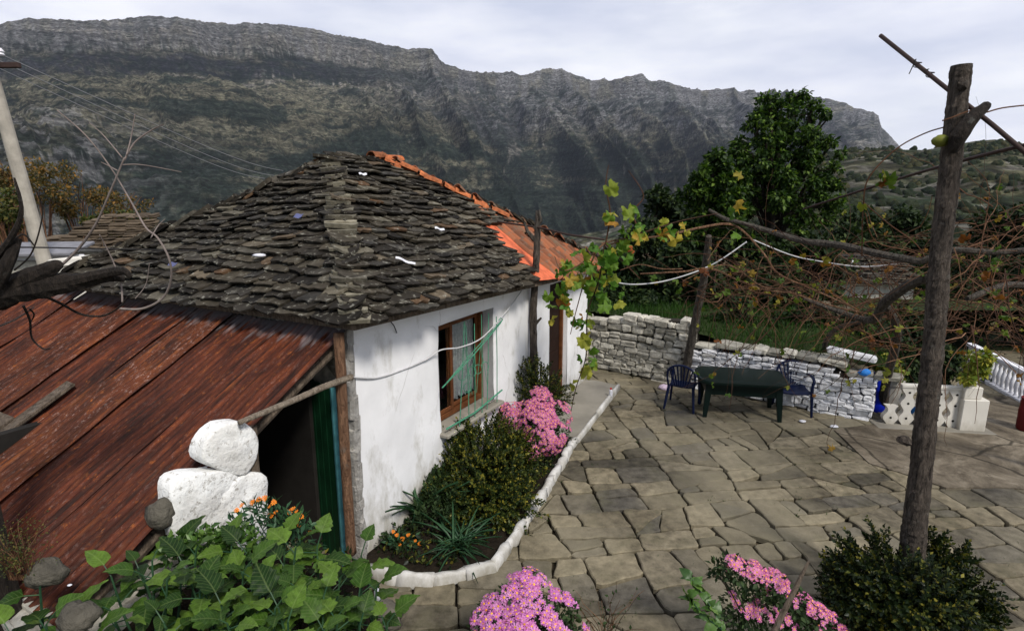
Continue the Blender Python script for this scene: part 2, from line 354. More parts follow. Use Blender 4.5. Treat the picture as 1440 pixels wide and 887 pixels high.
M['lf_dark'] = m_leaf('dark_evergreen_leaf', [(0, (.008, .018, .007)), (.7, (.020, .036, .012)), (1, (.055, .08, .020))], .6, .2)
M['lf_olive'] = m_leaf('olive_bush_leaf', [(0, (.03, .045, .015)), (.6, (.07, .085, .025)), (1, (.16, .12, .03))], .6, .25)
M['lf_autumn'] = m_leaf('autumn_bush_leaf', [(0, (.05, .055, .02)), (.6, (.12, .085, .03)), (1, (.26, .13, .03))], .6, .25)
M['lf_vine'] = m_leaf('vine_leaf', [(0, (.04, .09, .015)), (.4, (.10, .15, .02)), (.65, (.24, .22, .035)), (.8, (.22, .10, .02)), (1, (.13, .035, .015))], .5, .35)
M['lf_vineg'] = m_leaf('green_vine_leaf', [(0, (.06, .15, .02)), (.6, (.13, .22, .03)), (.85, (.38, .32, .05)), (1, (.36, .10, .03))], .5, .35)
M['grass'] = m_leaf('grass_blade', [(0, (.012, .035, .006)), (1, (.035, .085, .012))], .6, .3)
M['bloom_yel'] = m_leaf('yellow_bloom', [(0, (.7, .35, .03)), (1, (.8, .5, .05))], .6, .3)
# ================================================================ mountains and terrain
def azel(px, py):
    d = ray(px, py); return math.atan2(d[0], d[1]), d[2] / math.hypot(d[0], d[1])
prof = [(-700, 70), (-300, 50), (-60, 40), (0, 33), (35, 25), (75, 27), (120, 28), (165, 26), (210, 22), (260, 26), (330, 30), (400, 34), (440, 40), (480, 50), (540, 60), (600, 69), (625, 82), (650, 92), (700, 98), (740, 103), (762, 97), (790, 98), (815, 106), (840, 113), (860, 109), (885, 107), (905, 105), (930, 112), (960, 122), (1000, 124), (1050, 124), (1075, 129), (1105, 122), (1140, 126), (1165, 135), (1185, 141), (1200, 152), (1222, 158), (1235, 165), (1240, 182), (1252, 192), (1266, 208), (1300, 226), (1380, 250), (1500, 262), (2200, 270)]
pa = np.array([azel(*p)[0] for p in prof]); pe = np.array([azel(*p)[1] for p in prof])
def polar(az, rr, hfun):
    A_, R_ = np.meshgrid(az, rr); Z, C = hfun(A_, R_); X = R_ * np.sin(A_); Y = R_ * np.cos(A_)
    nr, na = A_.shape; idx = np.arange(nr * na).reshape(nr, na)
    f = np.stack([idx[:-1, :-1].ravel(), idx[:-1, 1:].ravel(), idx[1:, 1:].ravel(), idx[1:, :-1].ravel()], 1)
    return np.stack([X.ravel(), Y.ravel(), Z.ravel()], 1), f[:, ::-1].copy(), C
def sm(x, a, b): t = np.clip((x - a) / (b - a), 0, 1); return t * t * (3 - 2 * t)
def mountain(A_, R_):
    px = 720 + F * np.tan(A_) * .97
    Rr = 3300 + 1500 * sm(px, 350, 1250) + 120 * fbm(A_ * 9, A_ * 0 + 3, 3, 5)
    el = np.interp(A_, pa, pe); Hr = Rr * el + CH
    Hr = Hr + Rr * .0022 * fbm(A_ * 130, A_ * 0, 4, 9, .6)
    t = (R_ - 900) / (Rr - 900)
    left = 1 - sm(px, 430, 700)
    xs = np.array([-.3, 0, .15, .35, .55, .70, .78, .82, .86, .90, .925, .95, 1.0, 1.15, 1.5])
    yl = np.array([-.30, -.26, -.10, .12, .40, .54, .575, .60, .66, .74, .77, .90, 1.0, .97, .6])
    yr = np.array([-.30, -.28, -.18, .00, .22, .41, .53, .59, .65, .72, .76, .82, 1.0, .93, .5])
    X = R_ * np.sin(A_); Y = R_ * np.cos(A_)
    u0 = px / 62 + .35 * fbm(A_ * 10, R_ / 900, 3, 33) + (R_ / 2600) * 2.6
    cren = (1 - np.abs(vn(u0 * 1.0, u0 * 0, 41)) * 2) * .55 + (1 - np.abs(vn(u0 * 2.3 + 7, R_ / 1500, 43)) * 2) * .30 + (1 - np.abs(vn(u0 * 5.3 + 3, R_ / 900, 47)) * 2) * .15
    tw = t + (.012 * left + .045 * (1 - left)) * (cren - .3) * sm(t, .3, .8) + (.010 + .020 * (1 - left)) * fbm(px / 45, R_ / 600, 4, 21)
    base = left * np.interp(tw, xs, yl) + (1 - left) * np.interp(tw, xs, yr)
    mid = np.clip(np.sin(np.clip(t, 0, 1) ** 1.3 * math.pi), 0, 1) ** .8
    n = fbm(X / 420, Y / 420, 7, 51, .58); rid = 1 - np.abs(fbm(X / 260, Y / 260, 6, 55, .62)) * 2.2; nf = fbm(X / 70, Y / 70, 5, 57, .7)
    rel = base + (.21 * (1 - left) + .045 * left) * mid * (cren - .2) + mid * (.035 * n + .030 * (rid - .6) + .010 * nf)
    spur = np.exp(-((px - 60 - (R_ - 1500) * .06) / 150) ** 2) * sm(R_, 950, 1500) * (1 - sm(R_, 1550, 2300)) * .20 * (1 + .5 * rid * .4)
    spur2 = np.exp(-((px - 330) / 120) ** 2) * sm(R_, 950, 1300) * (1 - sm(R_, 1350, 1900)) * .10
    rel = rel + spur + spur2
    Z = Hr * rel - (1 - np.clip(t, 0, 1)) * 60
    Z = np.where(t > 1, np.minimum(Z, Hr * (1 - (t - 1) * .8)), np.minimum(Z, Hr * .995))
    def c3(a): return np.array(a)[None, None, :]
    e = lambda m: m[..., None]
    fore = c3((.025, .036, .027)); mead = c3((.175, .165, .115)); rock = c3((.235, .232, .235)); pale = c3((.36, .33, .29)); dark = c3((.034, .036, .044))
    relc = Z / Hr + .03 * fbm(px / 60, R_ / 300, 5, 61)
    lump_ = fbm(X / 240, Z / 90, 6, 71, .62); dots = fbm(X / 30, Z / 16 + Y / 60, 3, 99, .6)
    col = mead + 0 * e(Z)
    m = sm(lump_ - .07 * left, -.02, .12); col = col * (1 - e(m * .9)) + fore * 1.2 * e(m * .9)
    m = (1 - sm(relc, .08 + .24 * (1 - left), .26 + .22 * (1 - left))) * sm(fbm(X / 120, Z / 60, 5, 73, .65), -.30, .05) * .9; col = col * (1 - e(m)) + fore * e(m)
    streak = fbm(px / 8, Z / 220, 5, 81, .65)
    m = sm(relc, .34, .50) * (1 - left) * (.40 + .45 * sm(fbm(X / 90, Y / 90, 6, 181, .68), -.12, .12) * (1 - sm(relc, .74, .8)) + .5 * sm(relc, .74, .8) * sm(streak, -.2, .12)); col = col * (1 - e(m)) + rock * .9 * e(m)
    m = (1 - left) * sm(relc, .25, .5) * sm(-cren, -.02, .35) * .55; col = col * (1 - e(m)) + dark * e(m)  # bluish gully shadow put into the ground colour
    m = sm(relc, .76, .80) * left * (.55 + .35 * sm(streak, -.2, .2)); col = col * (1 - e(m)) + rock * .85 * e(m)
    m = left * sm(relc, .60, .63) * (1 - sm(relc, .75, .79)) * (.55 + .4 * sm(fbm(px / 12, Z / 50, 5, 83, .65), -.2, .1)) * sm(px, -60, 60); col = col * (1 - e(m)) + dark * e(m)
    fr = sm(px, 340, 440) * (1 - sm(px, 560, 680)) * np.exp(-((relc - .60) / .05) ** 2) * sm(fbm(px / 4.5, Z / 90, 3, 88, .6), .12, .3) * .8; col = col * (1 - e(fr)) + pale * e(fr)
    for cen, wd, x0, x1 in ((.595, .010, 180, 420), (.80, .006, 350, 640), (.90, .004, 100, 520)):
        band = np.exp(-((relc - cen - .012 * fbm(px / 90, px * 0, 3, 85)) / wd) ** 2) * sm(px, x0, x0 + 60) * (1 - sm(px, x1, x1 + 90)) * sm(fbm(px / 16, px * 0, 4, 86), -.25, .1) * .8; col = col * (1 - e(band)) + pale * e(band)
    w_ = px / 30 + 1.2 * fbm(px / 60, Z / 160, 4, 91) - Z / 300; sc_ = sm(np.abs(vn(w_, Z / 700, 92)), .0, .07); m = (1 - sc_) * sm(relc, .0, .1) * (1 - sm(relc, .5, .7)) * sm(fbm(px / 30, Z / 120, 4, 95), .02, .2) * .6 * sm(px, 500, 600)
    col = col * (1 - e(m)) + pale * .9 * e(m)
    m = np.clip((spur * 7), 0, 1) * sm(fbm(X / 45, Y / 45, 6, 97, .7), -.05, .12) * .7; col = col * (1 - e(m)) + rock * 1.15 * e(m)
    d = sm(dots, .06, .16) * (1 - sm(relc, .78, .9)) * .8; col = col * (1 - e(d)) + fore * .9 * e(d)
    return Z, col.reshape(-1, 3)
def m_mount():
    t = MT('mountain_ground'); c = t.coord((1, 1, 1.8)); col = t.n('ShaderNodeAttribute', attribute_name='cover').outputs['Color']
    a = t.noise(c, .05, 12, .78); col = t.mix(1.0, col, t.ramp(a, [(.38, .35), (.5, .9), (.62, 2.0)]), 'MULTIPLY')
    st = t.noise(t.coord((.0016, .0016, .050)), 1.0, 5, .7, .4); col = t.mix(1.0, col, t.ramp(st, [(.40, .72), (.5, 1.0), (.6, 1.3)]), 'MULTIPLY')
    v = t.n('ShaderNodeTexVoronoi', {'Vector': c, 'Scale': .045, 'Randomness': 1.0}).outputs['Distance']
    k = t.mix(1.0, t.ramp(v, [(.20, 1.0), (.34, 0.0)]), t.ramp(t.noise(c, .006, 5), [(.42, 0.0), (.54, .8)]), 'MULTIPLY'); col = t.mix(k, col, (.018, .026, .018))
    h = t.n('ShaderNodeMath', {0: t.noise(c, .03, 12, .78), 1: t.n('ShaderNodeMath', {0: st, 1: .5}, operation='MULTIPLY').outputs[0]}, operation='ADD').outputs[0]
    t.bsdf(col, .95, t.bump(h, 1.0, 45), 0, .05); return t.m
def m_land(name, s1, s2, bd, blue=1.0):
    t = MT(name); c = t.coord((1, 1, 1.0)); col = t.n('ShaderNodeAttribute', attribute_name='cover').outputs['Color']
    a = t.noise(c, s1, 8, .75); col = t.mix(1.0, col, t.ramp(a, [(.36, .18), (.5, .85), (.62, 2.6)]), 'MULTIPLY')
    v = t.n('ShaderNodeTexVoronoi', {'Vector': c, 'Scale': s2, 'Randomness': 1.0}).outputs['Distance']
    k = t.mix(1.0, t.ramp(v, [(.22, 1.0), (.38, 0.0)]), t.ramp(t.noise(c, s1 * .35, 4), [(.42, 0.0), (.56, .85)]), 'MULTIPLY')
    col = t.mix(k, col, (.028, .042, .024))
    t.bsdf(col, .95, t.bump(t.noise(c, s1 * 1.6, 8, .75), 1.0, bd), 0, .05); return t.m
M['mount'] = m_mount()
M['hill'] = m_land('hill_ground', .05, .09, 5)
v, f, c = polar(np.linspace(math.radians(-56), math.radians(56), 1350), 700 + (5800 - 700) * np.linspace(0, 1, 430), mountain)
tag(link('mountain', v, f, M['mount'], None, True, col=c), kind='structure')

hp = [(500, 520), (700, 470), (850, 400), (930, 330), (1010, 262), (1100, 232), (1160, 218), (1200, 211), (1250, 210), (1300, 211), (1340, 204), (1372, 198), (1400, 196), (1425, 203), (1470, 214), (1600, 225), (2200, 240)]
ha = np.array([azel(*p)[0] for p in hp]); he = np.array([azel(*p)[1] for p in hp])
def hillside(A_, R_):
    Rr = 620 + 60 * fbm(A_ * 8, A_ * 0, 2, 3); el = np.interp(A_, ha, he); Hr = Rr * el + CH
    t = (R_ - 120) / (Rr - 120); X = R_ * np.sin(A_); Y = R_ * np.cos(A_)
    Z = -22 + (Hr + 22) * np.interp(t, [-1, 0, .3, .7, 1, 1.3, 2], [-.2, 0, .22, .66, 1, .9, .2]) + 7 * fbm(X / 70, Y / 70, 4, 7) * np.clip(np.sin(np.clip(t, 0, 1) * math.pi), 0, 1)
    n = fbm(X / 60, Y / 60, 4, 11); m = sm(n, -.1, .2)[..., None]
    mead = np.array((.055, .054, .032)); fore = np.array((.028, .036, .020)); rk = np.array((.15, .14, .125))
    col = mead * (1 - m) + fore * m; k = (sm(fbm(X / 14, Y / 14, 4, 13), .12, .3) * .6)[..., None]; col = col * (1 - k) + rk * k
    return Z, col.reshape(-1, 3)
azs = np.linspace(math.radians(-8), math.radians(72), 500); v, f, c = polar(azs, np.linspace(110, 1000, 200), hillside)
tag(link('hillside', v, f, M['hill'], None, True, col=c), kind='structure')
# scrub bushes standing on that hillside
def blob_cloud(cs, rs, n=10):
    V = []; Fc = []; k = 0
    base = []; fb = []
    for i in range(3):
        for j in range(6): base.append((math.cos(j * math.pi / 3 + i * .5) * math.sin(.5 + i * .75), math.sin(j * math.pi / 3 + i * .5) * math.sin(.5 + i * .75), math.cos(.5 + i * .75)))
    base.append((0, 0, 1.0)); base = np.array(base)
    for i in range(2):
        for j in range(6): fb.append((i * 6 + j, (i + 1) * 6 + j, (i + 1) * 6 + (j + 1) % 6)); fb.append((i * 6 + j, (i + 1) * 6 + (j + 1) % 6, i * 6 + (j + 1) % 6))
    for j in range(6): fb.append((18, j, (j + 1) % 6))
    fb = np.array(fb)
    for c_, r_ in zip(cs, rs):
        V.append(base * (1 + np.random.uniform(-.28, .28, (19, 1))) * r_ + c_); Fc.append(fb + k); k += 19
    return np.concatenate(V), np.concatenate(Fc)
n = 4200; a = np.random.uniform(math.radians(10), math.radians(46), n); r = np.random.uniform(200, 680, n)
Z, _ = hillside(a[None, :], r[None, :]); x = r * np.sin(a); y = r * np.cos(a); keep = fbm(x / 50, y / 50, 3, 15) > np.random.uniform(-.35, .3, n)
cs = np.stack([x, y, Z[0]], 1)[keep]; v, f = blob_cloud(cs, np.random.uniform(1.0, 3.2, len(cs)))
M['scrub'] = m_island('scrub_foliage', [(0, (.014, .022, .012)), (.7, (.032, .040, .020)), (1, (.07, .065, .03))], .95, .8, .4, 2, 1, .5)
tag(link('hill_scrub', v, f, M['scrub']), 'dark dotted scrub scattered over the hillside at the right', 'scrub', kind='stuff')

def ground(A_, R_):
    X = R_ * np.sin(A_); Y = R_ * np.cos(A_)
    Z = -.05 - .22 * np.clip(R_ - 16, 0, 60) - .33 * np.clip(R_ - 76, 0, 700) + .5 * fbm(X / 14, Y / 14, 3, 5) * sm(R_, 15, 40)
    rt = sm(X / (Y + 6), .02, .25) * (1 - sm(R_, 60, 200)); Z = Z + rt * (.21 * np.clip(R_ - 16, 0, 60))
    m = sm(fbm(X / 9, Y / 9, 3, 3), -.2, .3)[..., None]
    col = np.array((.05, .065, .025)) * (1 - m) + np.array((.07, .055, .035)) * m
    return Z, col.reshape(-1, 3)
v, f, c = polar(np.linspace(-math.pi, math.pi, 241), np.concatenate([[.01], np.linspace(2, 60, 50), np.geomspace(66, 1500, 40)]), ground)
M['groundm'] = m_land('ground_soil', .9, 2.0, .1)
tag(link('ground', v, f, M['groundm'], None, True, col=c), kind='structure')

# ================================================================ flagstone yard
def clip(poly, a, b, c):
    o = []
    for i in range(len(poly)):
        p = poly[i]; q = poly[(i + 1) % len(poly)]; dp = a * p[0] + b * p[1] - c; dq = a * q[0] + b * q[1] - c
        if dp <= 0: o.append(p)
        if dp * dq < 0: t_ = dp / (dp - dq); o.append((p[0] + (q[0] - p[0]) * t_, p[1] + (q[1] - p[1]) * t_))
    return o
def paving():
    rr = random.Random(5); th = math.radians(7); ct, st = math.cos(th), math.sin(th); mb = MB(); out_ = []
    def area(P): return abs(sum(P[i][0] * P[(i + 1) % len(P)][1] - P[(i + 1) % len(P)][0] * P[i][1] for i in range(len(P)))) / 2
    def split(P, lim):
        A_ = area(P)
        if A_ < lim: out_.append(P); return
        xs_ = [p[0] for p in P]; ys_ = [p[1] for p in P]; w_, h_ = max(xs_) - min(xs_), max(ys_) - min(ys_)
        vert = w_ > h_ * rr.uniform(1.15, 1.75); f_ = rr.uniform(.34, .66); an = rr.gauss(0, .15)
        if rr.random() < .07 and A_ < .9: an = rr.choice([-1, 1]) * rr.uniform(.45, .8)
        if vert: px_, py_, nx_, ny_ = min(xs_) + w_ * f_, (max(ys_) + min(ys_)) / 2, math.cos(an), math.sin(an)
        else: px_, py_, nx_, ny_ = (max(xs_) + min(xs_)) / 2, min(ys_) + h_ * f_, math.sin(an), math.cos(an)
        c_ = nx_ * px_ + ny_ * py_
        for q in (clip(P, nx_, ny_, c_), clip(P, -nx_, -ny_, -c_)):
            if len(q) >= 3: split(q, rr.choice([.10, .15, .20, .27, .36]) if A_ < 1.6 else lim)
    y_ = -6.0
    while y_ < 17:
        x_ = -9.0 + rr.uniform(-.8, 0); h2 = rr.uniform(.8, 1.4)
        while x_ < 20: w2 = rr.uniform(.9, 2.1); split([(x_, y_), (x_ + w2, y_), (x_ + w2, y_ + h2), (x_, y_ + h2)], .25); x_ += w2
        y_ += h2
    for i, poly in enumerate(out_):
        cx_ = sum(p[0] for p in poly) / len(poly); cy_ = sum(p[1] for p in poly) / len(poly); wx = cx_ * ct - cy_ * st; wy = cx_ * st + cy_ * ct
        if wy < 1.2 or wy > 13.5 or wx < -3.5 or wx > 15 or area(poly) < .012: continue
        if sum(poly[k][0] * poly[(k + 1) % len(poly)][1] - poly[(k + 1) % len(poly)][0] * poly[k][1] for k in range(len(poly))) < 0: poly = poly[::-1]
        src = list(poly); g_ = rr.uniform(.004, .010)
        for k in range(len(src)):      # even inset from every side
            a_ = src[k]; b_ = src[(k + 1) % len(src)]; L_ = math.hypot(b_[0] - a_[0], b_[1] - a_[1])
            if L_ < 1e-6: continue
            nx_, ny_ = (b_[1] - a_[1]) / L_, -(b_[0] - a_[0]) / L_; gg = g_ * rr.uniform(.6, 1.7); poly = clip(poly, nx_, ny_, nx_ * a_[0] + ny_ * a_[1] - gg)
            if len(poly) < 3: break
        if len(poly) < 3: continue
        q_ = []
        for k in range(len(poly)):     # worn corners
            a_ = poly[k]; b_ = poly[(k + 1) % len(poly)]; L_ = math.hypot(b_[0] - a_[0], b_[1] - a_[1])
            if L_ < .01: continue
            r_ = min(.42, rr.uniform(.015, .055) / L_); q_ += [(a_[0] + (b_[0] - a_[0]) * r_, a_[1] + (b_[1] - a_[1]) * r_), (b_[0] - (b_[0] - a_[0]) * r_, b_[1] - (b_[1] - a_[1]) * r_)]
        if len(q_) < 3: continue
        poly = q_; pts = []
        for k in range(len(poly)):
            a_ = poly[k]; b_ = poly[(k + 1) % len(poly)]; L_ = math.hypot(b_[0] - a_[0], b_[1] - a_[1]); m_ = max(1, int(L_ / .055))
            for e_ in range(m_): pts.append((a_[0] + (b_[0] - a_[0]) * e_ / m_, a_[1] + (b_[1] - a_[1]) * e_ / m_))
        P = np.array(pts); P = np.stack([P[:, 0] * ct - P[:, 1] * st, P[:, 0] * st + P[:, 1] * ct], 1)
        P = P + np.stack([fbm(P[:, 0] * 1.1, P[:, 1] * 1.1, 3, 3) * .07, fbm(P[:, 0] * 1.1, P[:, 1] * 1.1, 3, 5) * .07], 1)   # shared warp bends the joints
        P = P + np.stack([vn(P[:, 0] * 7, P[:, 1] * 7, 13 + i % 7) * .014, vn(P[:, 0] * 7, P[:, 1] * 7, 25 + i % 5) * .014], 1) + np.stack([vn(P[:, 0] * 23, P[:, 1] * 23, 33 + i % 7) * .005, vn(P[:, 0] * 23, P[:, 1] * 23, 45 + i % 5) * .005], 1)
        c_ = P.mean(0); D = P - c_; Ln = np.hypot(D[:, 0], D[:, 1])[:, None]; gap = .001
        if Ln.min() < .035: continue
        o1 = c_ + D * (1 - gap / Ln); o2 = c_ + D * (1 - (gap + .012) / Ln)
        tl = (rr.uniform(-.014, .014), rr.uniform(-.014, .014)); h0 = rr.uniform(.022, .040)
        zt = lambda Q: h0 + (Q - c_) @ np.array(tl) + .004 * vn(Q[:, 0] * 5, Q[:, 1] * 5, 9)
        m_ = len(P); vs = []
        vs += [(q[0], q[1], -.03) for q in o1]; z1 = zt(o1); vs += [(q[0], q[1], z_ - .010) for q, z_ in zip(o1, z1)]
        z2 = zt(o2); vs += [(q[0], q[1], z_) for q, z_ in zip(o2, z2)]
        fs = [tuple(range(2 * m_, 3 * m_))]
        for k in range(2):
            for e_ in range(m_): n_ = (e_ + 1) % m_; fs.append((k * m_ + e_, k * m_ + n_, (k + 1) * m_ + n_, (k + 1) * m_ + e_))
        mb.add(vs, fs)
    o = bld(mb, 'paving', M['flag']); tag(o, kind='structure')
paving()
# concrete apron at the right, laid over the flags
def sheet(name, poly, z0, z1, m, sub=.35, kind='structure', rough=.004):
    P = []
    for i in range(len(poly)):
        a_ = np.array(poly[i]); b_ = np.array(poly[(i + 1) % len(poly)]); k = max(1, int(np.linalg.norm(b_ - a_) / sub))
        for e_ in range(k): q = a_ + (b_ - a_) * e_ / k; P.append(q + np.random.uniform(-.012, .012, 2))
    mb = MB(); n_ = len(P); vs = [(p[0], p[1], z0) for p in P] + [(p[0], p[1], z1) for p in P]
    mb.add(vs, [tuple(range(n_, 2 * n_))] + [(i, (i + 1) % n_, n_ + (i + 1) % n_, n_ + i) for i in range(n_)])
    return tag(bld(mb, name, m), kind=kind) if kind else bld(mb, name, m)
g2 = lambda px, py: G(px, py)[:2]
def m_apron():
    t = MT('worn_concrete'); c = t.coord(); col = t.ramp(t.noise(c, 1.3, 9, .72, .6), [(.36, (.055, .045, .033)), (.5, (.135, .112, .082)), (.64, (.24, .205, .155))])
    col = t.mix(t.ramp(t.noise(c, 3.5, 7, .75), [(.53, 0.0), (.62, .7)]), col, (.06, .048, .034)); ck = t.n('ShaderNodeTexVoronoi', {'Vector': t.mix(.18, c, t.n('ShaderNodeTexNoise', {'Vector': c, 'Scale': 2.0, 'Detail': 6}).outputs[1]), 'Scale': .75}, feature='DISTANCE_TO_EDGE').outputs[0]; col = t.mix(t.ramp(ck, [(.006, .85), (.016, 0.0)]), col, (.03, .025, .018)); t.bsdf(col, .85, t.bump(t.noise(c, 18, 8, .75), .8, .02)); return t.m
M['apron'] = m_apron()
sheet('concrete_apron', [g2(1172, 608), g2(1222, 655), g2(1262, 668), g2(1330, 690), g2(1402, 690), g2(1600, 700), g2(1900, 640), g2(1700, 560), g2(1400, 560), g2(1300, 590)], 0.0, .052, M['apron'])

# ================================================================ planting bed, kerb and door step
K = [G(522, 812)[:2], G(560, 822)[:2], G(610, 823)[:2], G(655, 815)[:2], G(695, 805)[:2], G(712, 780)[:2], G(735, 745)[:2], G(765, 700)[:2], G(785, 665)[:2], G(808, 626)[:2]]
bed = [tuple(H(0, -.01)[:2])] + [tuple(k) for k in K] + [tuple(H(3.75, -.02)[:2])]
sheet('planting_bed', bed, 0, .07, M['soil'])
step = [tuple(H(3.75, -.0)[:2]), tuple(K[-1]), tuple(G(868, 550)[:2]), tuple(G(838, 543)[:2]), tuple(H(6.42, -.0)[:2])]
t_step = thing('door_step', (*H(5, -.5)[:2], 0), 'grey concrete door step with a whitewashed edge beside the cottage door', 'step')
o = sheet('slab', step, 0, .13, M['concrete'], kind=None); o.parent = t_step; o.location = o.location - t_step.location
def kerbrun(pts, wd, ht, mb, seg=.42, jit=.02):
    for a_, b_ in zip(pts[:-1], pts[1:]):
        a_ = np.array(a_); b_ = np.array(b_); Ln = np.linalg.norm(b_ - a_); k = max(1, round(Ln / seg)); d = (b_ - a_) / Ln; nn = np.array([d[1], -d[0]])
        for i in range(k):
            c_ = a_ + d * Ln * (i + .5) / k; L_ = Ln / k * 1.03; hh = ht * U(.72, 1.1); ww = wd * U(.88, 1.12)
            prof = [(-ww / 2, 0), (-ww / 2, hh * .75), (-ww * .3, hh), (ww * .3, hh), (ww / 2, hh * .75), (ww / 2, 0)]
            vs = []
            ns = 5
            for s_ in range(ns):
                sc_ = 1 - .05 * (abs(s_ / (ns - 1) - .5) * 2) ** 6
                for (x_, z_) in prof:
                    q = c_ + d * (s_ / (ns - 1) - .5) * L_ + nn * x_ * sc_; vs.append((q[0] + U(-jit, jit) * .4, q[1] + U(-jit, jit) * .4, z_ * sc_ + U(-jit, jit) * .4 + .005))
            fs = [(0, 1, 2, 3, 4, 5), tuple(24 + q for q in (5, 4, 3, 2, 1, 0))]
            for s_ in range(ns - 1):
                for q in range(5): fs.append((s_ * 6 + q, (s_ + 1) * 6 + q, (s_ + 1) * 6 + q + 1, s_ * 6 + q + 1))
            mb.add(vs, fs)
mb = MB(); kerbrun([K[-1] + np.array([.03, 0]), G(840, 588)[:2], G(869, 550)[:2]], .06, .142, mb, 1.2, .010)
bld(mb, 'white_edging', M['kerb'], t_step, True)
mb = MB(); kerbrun(K, .095, .145, mb, .38, .038); kb = bld(mb, 'garden_kerb', M['kerb'], None, True)
tag(kb, 'whitewashed stone kerb edging the flower bed along the cottage wall', 'kerb')
# foreground earth bank under the broad leaved plants
def bank(x, y):
    e1 = sm(-x + fbm(x * 1.2, y * 1.2, 3, 3) * .35, .75, 1.25); e2 = 1 - sm(y + fbm(x * 1.3, y * 1.3, 3, 8) * .4 + .35 * (x + 1), 3.9, 4.6)
    return 1.05 * e1 * e2 * (.85 + .12 * fbm(x * 2, y * 2, 3, 6)) + .04 * fbm(x * 9, y * 9, 3, 4) * e1 * e2 - .03
xs = np.linspace(-7, -.4, 120); ys = np.linspace(.2, 5.4, 95); X, Y = np.meshgrid(xs, ys); Z = bank(X, Y); idx = np.arange(X.size).reshape(X.shape)
f = np.stack([idx[:-1, :-1].ravel(), idx[:-1, 1:].ravel(), idx[1:, 1:].ravel(), idx[1:, :-1].ravel()], 1)
tag(link('earth_bank', np.stack([X.ravel(), Y.ravel(), Z.ravel()], 1), f, M['soil'], None, True), kind='structure')

# the air: even, thin haze over the valley
mb = MB(); mb.box((1500, 2900, 700), (15000, 8400, 2900)); t = MT('valley_air')
pv_ = t.n('ShaderNodeVolumePrincipled', {'Color': (.72, .80, 1, 1), 'Density': 2.9e-5, 'Anisotropy': .2}); t.t.links.new(pv_.outputs[0], t.out.inputs[1]); hz_ = bld(mb, 'haze', t.m); tag(hz_, kind='stuff', label='thin bluish haze lying over the valley and the far mountain', cat='haze')
# ================================================================ the cottage
EZ = 2.60
cot = thing('cottage', H(3, 2.4, 0), 'low white plastered cottage with a hipped stone slab roof and terracotta end', 'cottage')
def grid_wall(mb, s0, s1, z0, z1, w0, holes, base, along, inward, step=.09, amp=.010, seed=1):
    """plastered sheet with square openings; base+along*s-inward... gently uneven"""
    ss = sorted(set([s0, s1] + [h for q in holes for h in q[:2]])); zs = sorted(set([z0, z1] + [h for q in holes for h in q[2:]]))
    def fill(v):
        o = []
        for a_, b_ in zip(v[:-1], v[1:]): k = max(1, int((b_ - a_) / step)); o += [a_ + (b_ - a_) * i / k for i in range(k)]
        return o + [v[-1]]
    ss = fill(ss); zs = fill(zs); nS, nZ = len(ss), len(zs); vs = []
    for z_ in zs:
        for s_ in ss:
            e = min([0.3] + [max(abs(s_ - (q[0] + q[1]) / 2) - (q[1] - q[0]) / 2, abs(z_ - (q[2] + q[3]) / 2) - (q[3] - q[2]) / 2) for q in holes]) if holes else .3
            d = amp * float(fbm(s_ * 2.2, z_ * 2.2, 3, seed)) * 2 + amp * .4 * float(fbm(s_ * 9, z_ * 9, 2, seed + 5))
            rnd = .02 * max(0, 1 - e / .05) if holes else 0
            vs.append(base + along * s_ - inward * (w0 + rnd - d) + ZZ * z_)
    fs = []
    for i in range(nZ - 1):
        for j in range(nS - 1):
            cs_, cz = (ss[j] + ss[j + 1]) / 2, (zs[i] + zs[i + 1]) / 2
            if any(q[0] < cs_ < q[1] and q[2] < cz < q[3] for q in holes): continue
            fs.append((i * nS + j, i * nS + j + 1, (i + 1) * nS + j + 1, (i + 1) * nS + j))
    mb.add(vs, fs)
WIN = (1.43, 2.76, .90, 2.26); DOOR = (4.68, 5.48, .12, 2.32)
mb = MB(); grid_wall(mb, 0, 6.42, -.02, 2.68, 0, [WIN, DOOR], A0, UU, NN)
def quadgrid(mb, p, a, b, na, nb, amp=.006, seed=3):
    vs = []; n_ = np.cross(a, b); n_ = n_ / np.linalg.norm(n_)
    for i in range(nb + 1):
        for j in range(na + 1): vs.append(p + a * j / na + b * i / nb + n_ * amp * float(vn(j * .9, i * .9, seed)))
    mb.add(vs, [(i * (na + 1) + j, i * (na + 1) + j + 1, (i + 1) * (na + 1) + j + 1, (i + 1) * (na + 1) + j) for i in range(nb) for j in range(na)])
# far end wall and back wall
quadgrid(mb, H(6.42, 0, -.02), -NN * 4.9, ZZ * 2.7, 20, 10, .01); quadgrid(mb, H(6.42, 4.9, -.02), -UU * 6.42, ZZ * 2.7, 20, 10, .01)
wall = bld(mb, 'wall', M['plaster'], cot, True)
# near wall, bare stone behind the shed
mb = MB(); quadgrid(mb, H(0.02, .12, -.02), -NN * 4.8, ZZ * 2.7, 30, 14, .05)
bld(mb, 'stone_wall', M['wallstone'], cot)
# rough exposed masonry edge at the near corner
mb = MB(); z = 0
while z < 2.62:
    h_ = U(.10, .24); mb.bbox(H(-.055 + U(-.02, .02), .05, z + h_ / 2), (U(.08, .12), U(.13, .2), h_ * 1.25), .03, ax=(UU, -NN, ZZ), jit=.014); z += h_
t = MT('grey_crumbling_mortar'); c = t.coord(); col = t.ramp(t.noise(c, 7, 6, .7), [(.3, (.20, .19, .175)), (.6, (.40, .385, .36)), (.75, (.6, .55, .46))]); t.bsdf(col, .95, t.bump(t.noise(c, 18, 7, .7), 1, .04)); M['mortar'] = t.m
bld(mb, 'corner_edge', M['mortar'], cot)
